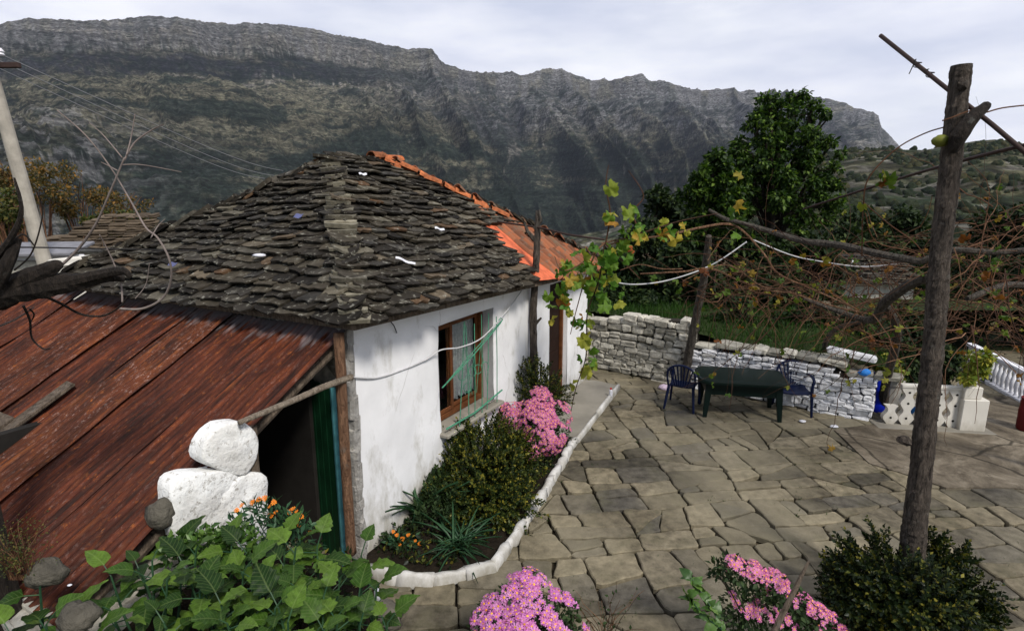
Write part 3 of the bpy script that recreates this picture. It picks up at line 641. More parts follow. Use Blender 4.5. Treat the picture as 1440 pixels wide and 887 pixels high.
# window reveals
mb = MB(); a, b, z0, z1 = WIN
quadgrid(mb, H(b, 0.02, z0), -NN * .26, ZZ * (z1 - z0), 4, 14); quadgrid(mb, H(a, .02, z0), -NN * .26, ZZ * (z1 - z0), 4, 14)
quadgrid(mb, H(a, .02, z1), -NN * .26, UU * (b - a), 4, 14)
bld(mb, 'window_reveal', M['reveal'], cot, True)
win = MB(); WI = .22; cc = (a + b) / 2; zc = (z0 + z1) / 2
for s_, wd in ((a + .035, .07), (b - .035, .07)): win.bbox(H(s_, WI, zc), (wd, .06, z1 - z0 - .002), .006, ax=(UU, -NN, ZZ))
for z_ in (z0 + .045, z1 - .04): win.bbox(H(cc, WI, z_), (b - a - .142, .058, .07), .006, ax=(UU, -NN, ZZ))
fr = bld(win, 'window_frame', M['brownframe'], cot)
for k, (q0, q1) in enumerate(((a + .07, a + .58), (a + .50, b - .07))):
    mb = MB(); dd = WI - .004 + k * .035
    for s_ in (q0 + .03, q1 - .03): mb.bbox(H(s_, dd, zc), (.058, .03, z1 - z0 - .16), .006, ax=(UU, -NN, ZZ))
    for z_ in (z0 + .115, z1 - .11): mb.bbox(H((q0 + q1) / 2, dd, z_), ((q1 - q0) - .12, .028, .056), .006, ax=(UU, -NN, ZZ))
    sh = bld(mb, 'sash', M['brownframe'], fr)
    mb = MB(); mb.box(H((q0 + q1) / 2, dd + .004, zc), (q1 - q0 - .1, .005, z1 - z0 - .26), ax=(UU, -NN, ZZ)); bld(mb, 'pane', M['glass'], fr)
t = MT('clear_glass'); bs = t.bsdf((.9, .93, .92), .03, None, 0, .5, **{'Transmission Weight': 1.0, 'IOR': 1.1}); M['clearglass'] = t.m
# curtain hanging behind the wide pane
bpy.data.objects[-1] if False else None
for o in COL.objects:
    if o.name.startswith('pane'): o.data.materials[0] = M['clearglass']
mb = MB(); vs = []; nn = 44
for i in range(9):
    for j in range(nn + 1):
        s_ = a + .62 + (b - .1 - a - .62) * (j / nn); vs.append(H(s_, WI + .10 + .022 * math.sin(j * 1.25 + .3 * math.sin(i)) , z0 + .14 + (z1 - z0 - .2) * i / 8 + (.02 * math.sin(j * .8) if i == 0 else 0)))
mb.add(vs, [(i * (nn + 1) + j, i * (nn + 1) + j + 1, (i + 1) * (nn + 1) + j + 1, (i + 1) * (nn + 1) + j) for i in range(8) for j in range(nn)])
bld(mb, 'curtain', M['curtain'], cot, True)
mb = MB(); mb.bbox(H(cc, .045, z0 - .03), (b - a + .10, .36, .055), .012, ax=(UU, -NN, ZZ), jit=.003); bld(mb, 'window_sill', M['concrete'], cot)
mb = MB(); mb.box(H(3.2, .9, 1.3), (6.2, .02, 2.5), ax=(UU, -NN, ZZ)); bld(mb, 'inner_wall', M['black'], cot)  # black sheet standing in for the darkness of the room
# door opening
mb = MB(); a, b, z0, z1 = DOOR
quadgrid(mb, H(b, 0.02, z0), -NN * .18, ZZ * (z1 - z0), 4, 14); quadgrid(mb, H(a, .02, z0), -NN * .18, ZZ * (z1 - z0), 4, 14); quadgrid(mb, H(a, .02, z1), -NN * .18, UU * (b - a), 4, 6)
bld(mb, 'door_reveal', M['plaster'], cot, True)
mb = MB(); mb.bbox(H((a + b) / 2, .17, (z0 + z1) / 2), (b - a - .12, .04, z1 - z0 - .06), .004, ax=(UU, -NN, ZZ))
for k in range(2): mb.bbox(H((a + b) / 2, .143, z0 + .5 + k * 1.0), (b - a - .3, .018, .8 - .1 * k), .006, ax=(UU, -NN, ZZ))
dr = bld(mb, 'door', M['doorwood'], cot)
mb = MB(); mb.tube([H(a + .12, .15, 1.1), H(a + .12, .10, 1.1), H(a + .22, .095, 1.1)], .01, 6); bld(mb, 'handle', M['iron'], dr)
mb = MB()
for s_ in (a + .03, b - .03): mb.bbox(H(s_,   .13, (z0 + z1) / 2), (.055, .06, z1 - z0 - .004), .005, ax=(UU, -NN, ZZ))
bld(mb, 'door_frame', M['brownframe'], cot)
# -------- roof planes
R0 = np.array([2.15, 2.3]); R1 = np.array([3.4, 2.3]); RZ = 4.27; EE = 2.66
cN0, cN1 = (-.22, -.24), (6.75, -.24); cB0, cB1 = (-.22, 5.15), (6.75, 5.15)
def plane_frame(p0, p1, q):
    ex = (p1 - p0) / np.linalg.norm(p1 - p0); t_ = q - p0; ey = t_ - ex * (t_ @ ex); ey = ey / np.linalg.norm(ey); ez = np.cross(ex, ey); return ex, ey, ez
E0 = H(*cN0, EE); E1 = H(*cN1, EE - .22); B0 = H(*cB0, EE); B1 = H(*cB1, EE - .22); RA = H(*R0, RZ); RB = H(*R1, RZ)
def in_poly(x, y, P):
    c_ = False; n_ = len(P)
    for i in range(n_):
        (x1, y1), (x2, y2) = P[i], P[(i + 1) % n_]
        if (y1 > y) != (y2 > y) and x < (x2 - x1) * (y - y1) / (y2 - y1) + x1: c_ = not c_
    return c_
def sag(x, y): return .035 * float(fbm(x * .7, y * .7, 2, 77)) + .012 * float(fbm(x * 2.5, y * 2.5, 2, 78))
def slabs(mb, O, ex, ey, ez, P, expo=.118, wmin=.14, wmax=.40):
    ymax = max(p[1] for p in P); xmin = min(p[0] for p in P); xmax = max(p[0] for p in P); y = -.12; r_ = 0
    while y < ymax:
        x = xmin - U(0, .3)
        while x < xmax + .2:
            wd = U(wmin, wmax) if R() < .85 else U(.34, .5); cx = x + wd / 2; yy = y + U(-.04, .04)
            if in_poly(cx, max(yy + .12, .02), P):
                L_ = expo * U(2.1, 2.8); th = U(.014, .036); k = random.randint(3, 5); hw = wd / 2 * U(.98, 1.08)
                low = [(-hw, U(.03, .09))] + [(-hw + 2 * hw * (i + .5) / k + U(-.02, .02), U(-.03, .022)) for i in range(k)] + [(hw, U(.03, .09))]
                pts = low + [(hw * U(.8, 1), L_ * .6), (hw * .55, L_), (-hw * .55, L_), (-hw * U(.8, 1), L_ * .6)]
                tz = U(-.09, .09); lift = U(.07, .115); po = []
                for (px_, py_) in pts:
                    X_ = cx + px_; Y_ = yy + py_
                    po.append((X_, Y_, lift * (1 - py_ / L_) + .02 + tz * px_ + sag(X_, Y_) + (.006 if (r_ % 2) else 0)))
                mb.prism(po, O, ex, ey, ez, th)
            x += wd * U(.93, 1.02)
        y += expo * U(.85, 1.15); r_ += 1
roof = None
# near face
exA, eyA, ezA = plane_frame(B0, E0, RA); LA = np.linalg.norm(E0 - B0); hA = (RA - B0) @ eyA; xA = (RA - B0) @ exA
mbr = MB(); slabs(mbr, B0, exA, eyA, ezA, [(0, 0), (LA, 0), (xA + .05, hA), (xA - .1, hA)])
# front face
exF, eyF, ezF = plane_frame(E0, E1, RB); LF = np.linalg.norm(E1 - E0); hF = (RB - E0) @ eyF; xRA = (RA - E0) @ exF; xRB = (RB - E0) @ exF
def fp(px, py, off=.08):
    p = on_plane(px, py, E0 + ezF * off, ezF) - E0; return (p @ exF, p @ eyF)
q1 = fp(680, 312); q2 = fp(754, 388)
hipx = lambda y: xRB + (LF - xRB) * (1 - y / hF)
stoneP = [(0, 0), (q2[0], 0), (q2[0], q2[1]), q1, (hipx(q1[1]) - .05, q1[1] + .0), (xRB - .05, hF), (xRA, hF)]
slabs(mbr, E0, exF, eyF, ezF, stoneP)
roof = bld(mbr, 'stone_roof', M['slab'], cot)
# hip of pale stones at the near corner, ridge stones
mb = MB()
def run_caps(mb, p, q, n_, up, wd, ln, th=.045, m_off=.045, side=None):
    d = (q - p); L_ = np.linalg.norm(d); d = d / L_; s_ = np.cross(up, d); s_ = s_ / np.linalg.norm(s_); nrm = np.cross(d, s_)
    for i in range(n_):
        c_ = p + d * L_ * (i + .5) / n_ + nrm * (m_off + .012 * (i % 3)) ; w_ = wd * U(.7, 1.15); l_ = ln * U(.9, 1.15)
        po = []
        k = 9
        for j in range(k): an = 2 * math.pi * j / k + U(-.2, .2); po.append((l_ / 2 * math.copysign(abs(math.cos(an)) ** .6, math.cos(an)), w_ / 2 * math.copysign(abs(math.sin(an)) ** .6, math.sin(an)), -.05 * math.cos(an) + U(-.008, .008) + sag(c_[0], c_[1])))
        tl = U(-.12, .12); po = [(a_, b_, z_ + b_ * tl) for a_, b_, z_ in po]
        mb.prism(po, c_, d, s_, nrm, th * U(.8, 1.4))
run_caps(mb, E0 - (RA - E0) * .01, RA, 30, ZZ, .34, .22)
bld(mb, 'hip_stones', M['hipstone'], roof)
mb = MB(); run_caps(mb, RA - UU * .15, RB + UU * .1, 9, ZZ, .36, .34); run_caps(mb, RA, B0, 22, ZZ, .4, .32); bld(mb, 'ridge_stones', M['slab'], roof)
# deck under everything
mb = MB(); dz = -.03
P_ = [E0, E1, B1, B0, RA, RB]
mb.add([p + ZZ * dz for p in P_] + [p - ZZ * .08 for p in P_[:4]], [(0, 1, 5, 4), (1, 2, 5), (2, 3, 4, 5), (3, 0, 4), (0, 6, 7, 1), (1, 7, 8, 2), (2, 8, 9, 3), (3, 9, 6, 0), (9, 8, 7, 6)])
bld(mb, 'roof_deck', M['wood'], cot)
# flat orange sheet on the front face, right part
a1 = fp(683, 314); a2 = fp(724, 316); a3 = fp(806, 388); a4 = fp(757, 392)
def P3(x, y, z): return E0 + exF * x + eyF * y + ezF * z
mb = MB(); N_ = 16; vs = []
for i in range(N_ + 1):
    for j in range(N_ + 1):
        u_, v_ = j / N_, i / N_; x_ = (a1[0] * (1 - u_) + a2[0] * u_) * (1 - v_) + (a4[0] * (1 - u_) + a3[0] * u_) * v_; y_ = (a1[1] * (1 - u_) + a2[1] * u_) * (1 - v_) + (a4[1] * (1 - u_) + a3[1] * u_) * v_
        vs.append(P3(x_, y_, .045 + .012 * float(fbm(x_ * 3, y_ * 3, 2, 4))))
mb.add(vs, [(i * (N_ + 1) + j + 1, i * (N_ + 1) + j, (i + 1) * (N_ + 1) + j, (i + 1) * (N_ + 1) + j + 1) for i in range(N_) for j in range(N_)])
bld(mb, 'orange_roof_sheet', M['orange'], cot)
# barrel tiles: half pipes, each its own island
def btile(mb, c_, d, s_, nrm, L_, r0, r1, th=.012, arc=math.pi * .95, n=7):
    vs = []
    for e_, (t_, r_) in enumerate(((-.5, r0), (.5, r1))):
        for lay in (0, 1):
            for j in range(n):
                an = (j / (n - 1) - .5) * arc; rr_ = r_ - lay * th; vs.append(c_ + d * t_ * L_ + s_ * math.sin(an) * rr_ + nrm * (math.cos(an) * rr_ - r_ * .55))
    fs = []
    for j in range(n - 1):
        fs += [(j, j + 1, 2 * n + j + 1, 2 * n + j), (n + j + 1, n + j, 3 * n + j, 3 * n + j + 1), (j + 1, j, n + j, n + j + 1), (2 * n + j, 2 * n + j + 1, 3 * n + j + 1, 3 * n + j)]
    mb.add(vs, fs)
mb = MB(); y = hF
x = a2[0] - .35
x0t = a2[0]
for k in range(30):
    xx = a1[0] + .35 + k * .165
    yt = hF * (1 - (xx - xRB) / (LF - xRB)) - .02      # hip height at this x
    y = -.08
    while y < yt:
        # right of the flat sheet's outer edge only
        e_ = a3[1] + (a2[1] - a3[1]) * (a3[0] - xx) / (a3[0] - a2[0])
        if (y > e_ - .12 or xx > a3[0]) and R() < .93:
            btile(mb, P3(xx + U(-.012, .012), y + .18,   .055 + U(-.01, .02)), -eyF + ezF * U(-.07, .02) + exF * U(-.06, .06), exF, ezF, .42, .085, .07)
        y += .30
    if yt < 0: break
# tiles running down the far hip, fallen loose ones near the top
d_ = (E1 - RB); Lh = np.linalg.norm(d_); d_ = d_ / Lh; s_ = np.cross(ZZ, d_); s_ /= np.linalg.norm(s_); nr = np.cross(d_, s_)
for k in range(int(Lh / .30)):
    f_ = (k + .5) / int(Lh / .30)
    btile(mb, RB + d_ * Lh * f_ + nr * (.06 + .012 * (k % 2)) , d_ + nr * U(-.05, .05), s_, nr, .40, .10, .085)
# far face tiles
exR, eyR, ezR = plane_frame(E1, B1, RB); LR = np.linalg.norm(B1 - E1); hR = (RB - E1) @ eyR; xR = (RB - E1) @ exR
for k in range(32):
    xx = .1 + k * .165; yt = hR * (xx / xR if xx < xR else (LR - xx) / (LR - xR)); y = -.08
    while y < yt: btile(mb, E1 + exR * xx + eyR * (y + .18) + ezR * .09, -eyR, exR, ezR, .42, .085, .07); y += .30
bld(mb, 'terracotta_tiles', M['tile'], cot)
mb = MB()
for k in range(14):
    f_ = .0 + k / 14 * .50
    if k in (3, 6, 9, 12): continue
    off = 0; off = U(.03, .16) + .12 * (k % 2)
    btile(mb, RB + d_ * Lh * f_ + exF * -off + nr * (.11 + U(0, .04)) - eyF * U(0, .05), d_ + nr * U(-.25, .25) + s_ * U(-.5, .5), s_, nr, .30, .095, .08)
btile(mb, RA + UU * .95 + ZZ * .16, UU, NN, ZZ, .3, .1, .09); btile(mb, RA + UU * 1.3 + ZZ * .13, UU * .8 + NN * .5, NN, ZZ, .3, .1, .09)
bld(mb, 'bright_ridge_tiles', M['tilenew'], cot)
mb = MB(); run_caps(mb, RB + (E1 - RB) * .05 + NN * -.05, RB + (E1 - RB) * .98, 24, ZZ, .24, .30, .035, .12); bld(mb, 'far_hip_stones', M['slab'], cot)
# stones closing in over eave end, plank beside the door
mb = MB(); mb.bbox(H(5.2, -.30, 2.47), (1.5, .14, .05), .01, ax=(UU, -NN, ZZ), jit=.006); mb.bbox(H(5.2, -.12, 2.44), (1.6, .14, .06), .01, ax=(UU, -NN, ZZ), jit=.006)
bld(mb, 'eave_plank', M['wood'], cot)
# green wire window grille
mb = MB(); off = -.10
def wp(px, py, o=off): return on_plane(px, py, A0 - NN * o, NN)
mb.tube([wp(630, 551), wp(660, 524), wp(690, 500), wp(706, 451)][:0] or [wp(622, 545), wp(665, 500), wp(704, 454)], .009, 6)
mb.tube([wp(628, 538, -.12), wp(660, 500, -.12), wp(706, 450, -.12)], .006, 6)
mb.tube([wp(628, 603), wp(668, 580), wp(706, 548)], .012, 6)
mb.tube([wp(704, 454), wp(707, 449), wp(704, 447), wp(700, 452)], .007, 5)
for (x0, y0, x1, y1) in ((646, 606, 653, 452), (660, 600, 655, 458), (668, 590, 667, 455), (678, 582, 677, 442), (685, 575, 687, 440), (699, 565, 698, 445)):
    mb.tube([wp(x0, y0), wp((x0 + x1) / 2 + .5, (y0 + y1) / 2), wp(x1, y1)], .0065, 5)
def curl(px, py, r_, t0, t1, sq=1.3, k=14):
    return [wp(px + r_ * math.cos(t0 + (t1 - t0) * i / k), py + sq * r_ * math.sin(t0 + (t1 - t0) * i / k)) for i in range(k + 1)]
for (px, py, r_, t0, t1) in ((650, 527, 6, 0, 5.2), (664, 522, 5.5, 2, 7.5), (672, 519, 5, .5, 5.4), (682, 515, 5, 2.2, 7.2), (657, 545, 5, 0, 5)): mb.tube(curl(px, py, r_, t0, t1), .005, 5)
for (x0, x1) in ((654, 664), (668, 660), (676, 670), (676, 686)): mb.tube([wp(x0, 490 if x0 < 670 else 483), wp(x1, 560 - (x1 - 650) * .4)], .004, 4)
bld(mb, 'window_grille', M['grille'], cot)
# white cable running along the wall
cb = MB(); pts = [wp(472, 533, -.03), wp(490, 530, -.02), wp(530, 531, -.02), wp(568, 519, -.02), wp(600, 505, -.03), wp(620, 492, -.06), wp(648, 488, -.12), wp(676, 476, -.12), wp(700, 452, -.1), wp(722, 425, -.06), wp(742, 396, -.04)]
def smooth_path(p, k=6):
    p = [np.array(q, float) for q in p]; o = []
    for i in range(len(p) - 1):
        a_, b_, c_, d_ = p[max(i - 1, 0)], p[i], p[i + 1], p[min(i + 2, len(p) - 1)]
        for j in range(k): t_ = j / k; o.append(.5 * ((2 * b_) + (c_ - a_) * t_ + (2 * a_ - 5 * b_ + 4 * c_ - d_) * t_ ** 2 + (3 * b_ - a_ - 3 * c_ + d_) * t_ ** 3))
    return o + [p[-1]]
cb.tube(smooth_path(pts), .009, 6); tag(bld(cb, 'wall_cable', M['cable'], None, True), 'thin white cable slung across the cottage wall and over the window', 'cable')
cb = MB(); cb.tube(smooth_path([wp(550, 435, -.05), wp(549, 450, -.02), wp(554, 458, -.05), wp(558, 468, -.03)]), .006, 5); tag(bld(cb, 'hanging_wire', M['darkcable'], None, True), 'short black wire end hanging from the eave on the white wall', 'wire')
# litter on the slabs
def lump(name, c_, r_, m, label, cat, fl=.5, seed=0, n=12):
    vs = []; fs = []; ax = np.array(r_) if hasattr(r_, '__len__') else np.array([r_, r_, r_ * fl])
    for i in range(n // 2 + 1):
        th_ = math.pi * i / (n // 2)
        for j in range(n): ph = 2 * math.pi * j / n; d0 = np.array([math.sin(th_) * math.cos(ph), math.sin(th_) * math.sin(ph), math.cos(th_)]); k_ = 1 + .28 * float(fbm(d0[0] * 2 + 5 + seed, d0[1] * 2 + d0[2] * 2.7 + 3, 3, seed)); vs.append(np.array(c_) + d0 * ax * k_)
    for i in range(n // 2):
        for j in range(n): k = (j + 1) % n; fs.append((i * n + j, (i + 1) * n + j, (i + 1) * n + k, i * n + k))
    return tag(link(name, vs, fs, m, None, True), label, cat)
def nearp(px, py, off=.14): return on_plane(px, py, B0 + ezA * off, ezA)
def frontp(px, py, off=.14): return on_plane(px, py, E0 + ezF * off, ezF)
lump('plastic_bag', nearp(365, 359), (.075, .05, .022), M['whitebag'], 'crumpled white plastic bag lying on the near roof slope', 'bag', seed=2)
def scrap(c_, d, n_, L_, W_, m, label):
    mb = MB(); s_ = np.cross(n_, d); s_ /= np.linalg.norm(s_); k = 6; vs = []
    for i in range(k + 1):
        for j in (0, 1): vs.append(c_ + d * L_ * (i / k - .5) + s_ * W_ * (j - .5) * (1 - .3 * abs(i / k - .5)) + n_ * (.008 * math.sin(i * 1.3) + .01 * j))
    mb.add(vs, [(2 * i, 2 * i + 1, 2 * i + 3, 2 * i + 2) for i in range(k)]); b_ = len(mb.v); mb.add([v_ - n_ * .004 for v_ in vs], [(2 * i + 2, 2 * i + 3, 2 * i + 1, 2 * i) for i in range(k)])
    tag(bld(mb, 'plastic_scrap', m, None, True), label, 'scrap', 'plastic scraps on the roof')
scrap(frontp(618, 322, .16), exF * .9 - eyF * .3, ezF, .17, .035, M['whitebag'], 'pale scrap of plastic on the slabs left of the flat orange roof')
scrap(frontp(570, 367, .16), exF * .8 - eyF * .6, ezF, .24, .03, M['whitebag'], 'narrow white strip lying on the front roof slope above the window')
scrap(frontp(510, 245, .17), exF, ezF, .14, .035, M['whitebag'], 'small white scrap lying just below the roof ridge')
scrap(nearp(243, 372, .16), exA, ezA, .16, .06, m_simple('faded_blue_plastic', (.11, .12, .24), .5), 'small faded blue scrap on the left roof slope')
scrap(nearp(420, 304, .16), exA, ezA, .14, .07, bpy.data.materials['faded_blue_plastic'], 'small faded blue scrap high on the near roof slope')
# ================================================================ lean-to shed with rusty sheets
SHL = thing('lean_to_shed', H(-1.2, 1.6, 0), 'lean to shed roofed with rusty corrugated iron against the cottage', 'shed')
SL = .52; dS = UU * -1.0 - ZZ * SL; Ls = np.linalg.norm(dS); dS = dS / Ls; NS = np.cross(-NN, dS); NS = NS / np.linalg.norm(NS)
if NS[2] < 0: NS = -NS
def sheet_iron(w0, wd, top, bot, lift, skew=0.0, bend=0):
    """top/bot = distance along the slope; w0 = start along the eave"""
    nx_ = int(wd / .076 * 8); ny_ = 26; vs = []; uv = []; O = H(-.05, 0, 2.53)
    sd_ = U(0, 50)
    for i in range(ny_ + 1):
        for j in range(nx_ + 1):
            x_ = wd * j / nx_; y_ = top + (bot - top) * i / ny_
            zed = .015 * math.cos(2 * math.pi * x_ / .076) + lift + .035 * float(fbm(x_ * 1.3 + sd_, y_ * 1.1, 3, 3)) + bend * (max(0, i / ny_ - .75)) ** 2 * 3
            e_ = .012 * float(vn(x_ * 9 + sd_, i * 0., 5)) * (1 if i in (0, ny_) else 0)
            vs.append(O - NN * (w0 + x_ + skew * i / ny_) + dS * (y_ + e_) + NS * zed); uv.append((x_ + sd_, y_ + sd_ * 0, x_ / .076))
    fs = [(i * (nx_ + 1) + j, i * (nx_ + 1) + j + 1, (i + 1) * (nx_ + 1) + j + 1, (i + 1) * (nx_ + 1) + j) for i in range(ny_) for j in range(nx_)]
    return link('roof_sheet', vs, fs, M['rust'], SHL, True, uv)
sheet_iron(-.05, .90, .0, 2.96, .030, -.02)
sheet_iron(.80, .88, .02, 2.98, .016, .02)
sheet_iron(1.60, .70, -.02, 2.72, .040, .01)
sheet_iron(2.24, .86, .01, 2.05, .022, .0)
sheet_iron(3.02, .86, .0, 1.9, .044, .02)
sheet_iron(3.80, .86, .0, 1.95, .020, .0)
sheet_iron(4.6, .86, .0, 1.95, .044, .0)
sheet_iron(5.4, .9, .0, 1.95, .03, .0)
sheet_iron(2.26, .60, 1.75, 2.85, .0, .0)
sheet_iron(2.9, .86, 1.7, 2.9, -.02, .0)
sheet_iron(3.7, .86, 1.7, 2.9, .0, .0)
O = H(-.05, 0, 2.53)
def SP(w_, y_, z_): return O - NN * w_ + dS * y_ + NS * z_
for (w_, y0, y1) in ((.05, .1, 2.85), (1.3, .1, 2.85), (2.5, .1, 2.7), (3.8, .1, 2.7), (5.2, .1, 2.7)):
    mb = MB(); mb.tube([SP(w_, y0 + (y1 - y0) * i / 6, -.075 + U(-.008, .008)) for i in range(7)], .045, 8, wob=.1); bld(mb, 'rafter', M['wood'], SHL)
mb = MB(); mb.bbox(SP(2.55, 1.9, .085), (.16, 1.0, .03), .006, ax=(NN * -1, dS, NS), jit=.006); bld(mb, 'loose_board', M['wood'], SHL)
mb = MB(); mb.bbox(SP(3.1, 2.0, .11), (1.0, .16, .03), .006, ax=(NN * -1, dS, NS), jit=.006); bld(mb, 'loose_board', M['wood'], SHL)
# open side facing the yard: masonry below, doorway, painted stones
def SW(px, py, o=0.0): return on_plane(px, py, A0 + NN * o, NN)
def painted(pix, th, seed):
    n_ = 26; vs = []; P_ = [SW(*p, .10) for p in pix]; c_ = sum(P_) / len(P_); k = len(P_)
    loop = [];
    for i in range(n_):
        f_ = i / n_ * k; a_ = P_[int(f_) % k]; b_ = P_[(int(f_) + 1) % k]; p0_ = P_[(int(f_) - 1) % k]; p3_ = P_[(int(f_) + 2) % k]; t_ = f_ - int(f_)
        q = .5 * ((2 * a_) + (b_ - p0_) * t_ + (2 * p0_ - 5 * a_ + 4 * b_ - p3_) * t_ ** 2 + (3 * a_ - p0_ - 3 * b_ + p3_) * t_ ** 3); loop.append(q)
    rings = [(1.0, -.16), (1.01, -.02), (.985, .0), (.94, .015), (.6, .022), (.3, .022)]
    for sc_, o_ in rings:
        for i, q in enumerate(loop):
            d = q - c_; vs.append(c_ + d * sc_ * (1 + .02 * float(vn(i * .9, sc_ * 3, seed))) + NN * (o_ * (.45 if o_ > 0 else 1) + .012 * float(fbm(i * .35 + seed, sc_ * 4, 2, seed)) + .008 * float(fbm(i * 1.7 + seed, sc_ * 14, 3, seed))))
    vs.append(c_ + NN * .032); fs = []
    for r_ in range(len(rings) - 1):
        for i in range(n_): j = (i + 1) % n_; fs.append((r_ * n_ + i, r_ * n_ + j, (r_ + 1) * n_ + j, (r_ + 1) * n_ + i))
    for i in range(n_): fs.append(((len(rings) - 1) * n_ + i, (len(rings) - 1) * n_ + (i + 1) % n_, len(rings) * n_))
    return link('painted_stone', vs, fs, M['paintstone'], SHL, True)
t = MT('white_painted_stone'); c = t.coord(); col = t.ramp(t.noise(c, 4, 6, .7), [(.3, (.62, .60, .56)), (.55, (.82, .82, .80))]); col = t.mix(t.ramp(t.noise(c, 16, 7, .8), [(.54, 0.0), (.62, .75)]), col, (.24, .21, .17)); t.bsdf(col, .8, t.bump(t.noise(c, 11, 7, .7), .8, .03)); M['paintstone'] = t.m
tag(painted([(286, 648), (288, 625), (305, 603), (330, 594), (352, 598), (364, 620), (360, 648), (344, 668), (318, 664)], .07, 3), 'round white painted stone on top of the other two')
tag(painted([(240, 705), (242, 680), (262, 668), (292, 664), (326, 661), (338, 680), (326, 712), (312, 752), (275, 768), (244, 752)], .06, 5), 'white painted stone at the left, streaked')
tag(painted([(330, 676), (352, 666), (374, 668), (378, 700), (374, 760), (340, 775), (300, 770), (298, 730), (308, 700)], .08, 9), 'white painted stone beside the doorway')
mb = MB()
for i in range(60):
    s_ = U(-3.0, -1.38); z_ = U(0, 2.2 + s_ * SL * 1.0)
    mb.bbox(H(s_, .12, max(z_, .05)), (U(.18, .4), .2, U(.1, .2)), .03, ax=(UU, -NN, ZZ), jit=.02)
mb.bbox(H(-2.15, .22, .55), (1.5, .1, 1.1), .01, ax=(UU, -NN, ZZ))
for i in range(150):
    mb.bbox(H(-2.72 + U(-.03, .03), U(.2, 6.2), U(.05, 1.12)), (.22, U(.2, .42), U(.1, .2)), .03, ax=(UU, -NN, ZZ), jit=.02)
mb.bbox(H(-2.66, 3.2, .6), (.08, 6.2, 1.22), .01, ax=(UU, -NN, ZZ))
mb.bbox(H(-1.3, 6.25, .9), (2.8, .1, 1.9), .01, ax=(UU, -NN, ZZ))
bld(mb, 'rubble_wall', M['wallstone'], SHL)
mb = MB(); pth = [SW(494, 778, .10), SW(489, 700, .10), SW(484, 620, .10), SW(480, 540, .10), SW(476, 468, .08)]; mb.tube(smooth_path(pth, 5), .05, 9, wob=.06); bld(mb, 'door_post', M['redwood'], SHL, True)
mb = MB(); mb.tube(smooth_path([SW(362, 800, .03), SW(360, 700, .03), SW(356, 655, .03), SW(352, 600, .03)], 4), .05, 8, wob=.06); bld(mb, 'door_post', M['wood'], SHL, True)
mb = MB(); pth = smooth_path([SW(336, 594, .15), SW(370, 580, .16), SW(410, 564, .17), (SW(455, 544, .16)), SW(494, 530, .14)], 5); m_ = len(pth); mb.tube(pth, [.022 + .012 * (i / m_) for i in range(m_)], 8, wob=.07); bld(mb, 'crossbar', M['palewood'], SHL, True)
# green plank door standing open inside
hd = H(-.22, .10, 0); dd = (-NN * .96 + UU * .26); dd = dd / np.linalg.norm(dd); dn = np.cross(dd, ZZ)
gd = MB()
for i in range(6): gd.bbox(hd + dd * (.02 + .115 * i + .055) + ZZ * 1.0, (.108, .028, 1.92), .004, ax=(dd, dn, ZZ))
g_ = bld(gd, 'green_door', M['green_door'], SHL)
mb = MB(); mb.bbox(hd - dd * .012 + ZZ * 1.0, (.03, .05, 1.95), .004, ax=(dd, dn, ZZ)); bld(mb, 'door_edge', M['teal'], g_)
for z_ in (.35, 1.65): mb = MB(); mb.bbox(hd + dd * .36 + ZZ * z_ + dn * .03, (.66, .025, .1), .004, ax=(dd, dn, ZZ)); bld(mb, 'ledge', M['green_door'], g_)
mb = MB(); mb.box(H(-1.3, 2.4, .85), (2.6, .1, 1.7), ax=(UU, -NN, ZZ)); mb.box(H(-.14, 3.0, 1.2), (.06, 5.0, 2.4), ax=(UU, -NN, ZZ)); mb.box(H(-1.4, 2.4, .01), (3.2, 5.2, .03), ax=(UU, -NN, ZZ)); bld(mb, 'inner_wall', M['black'], SHL)  # black panels and floor standing in for the shade inside the shed
# ================================================================ foliage helpers
def basis(D, Nn):
    D = D / (np.linalg.norm(D, axis=1)[:, None] + 1e-9); S = np.cross(D, Nn); S = S / (np.linalg.norm(S, axis=1)[:, None] + 1e-9); N2 = np.cross(S, D); return D, S, N2
def inst(tv, tf, P, D, Nn, sc_):
    D, S, N2 = basis(D, Nn); sc_ = np.asarray(sc_).reshape(-1, 1, 1)
    V = P[:, None, :] + sc_ * (tv[None, :, 0:1] * S[:, None, :] + tv[None, :, 1:2] * D[:, None, :] + tv[None, :, 2:3] * N2[:, None, :])
    k = len(tv); Fc = tf[None] + (np.arange(len(P)) * k)[:, None, None]
    return V.reshape(-1, 3), Fc.reshape(-1, tf.shape[1])
LEAF = (np.array([(0, 0, 0), (-.28, .45, .09), (0, 1, -.05), (.28, .45, .09), (0, .5, 0)]), np.array([(0, 4, 1), (1, 4, 2), (0, 3, 4), (3, 2, 4)]))
SLIM = (np.array([(0, 0, 0), (-.17, .5, .05), (0, 1, -.08), (.17, .5, .05)]), np.array([(0, 2, 1), (0, 3, 2)]))
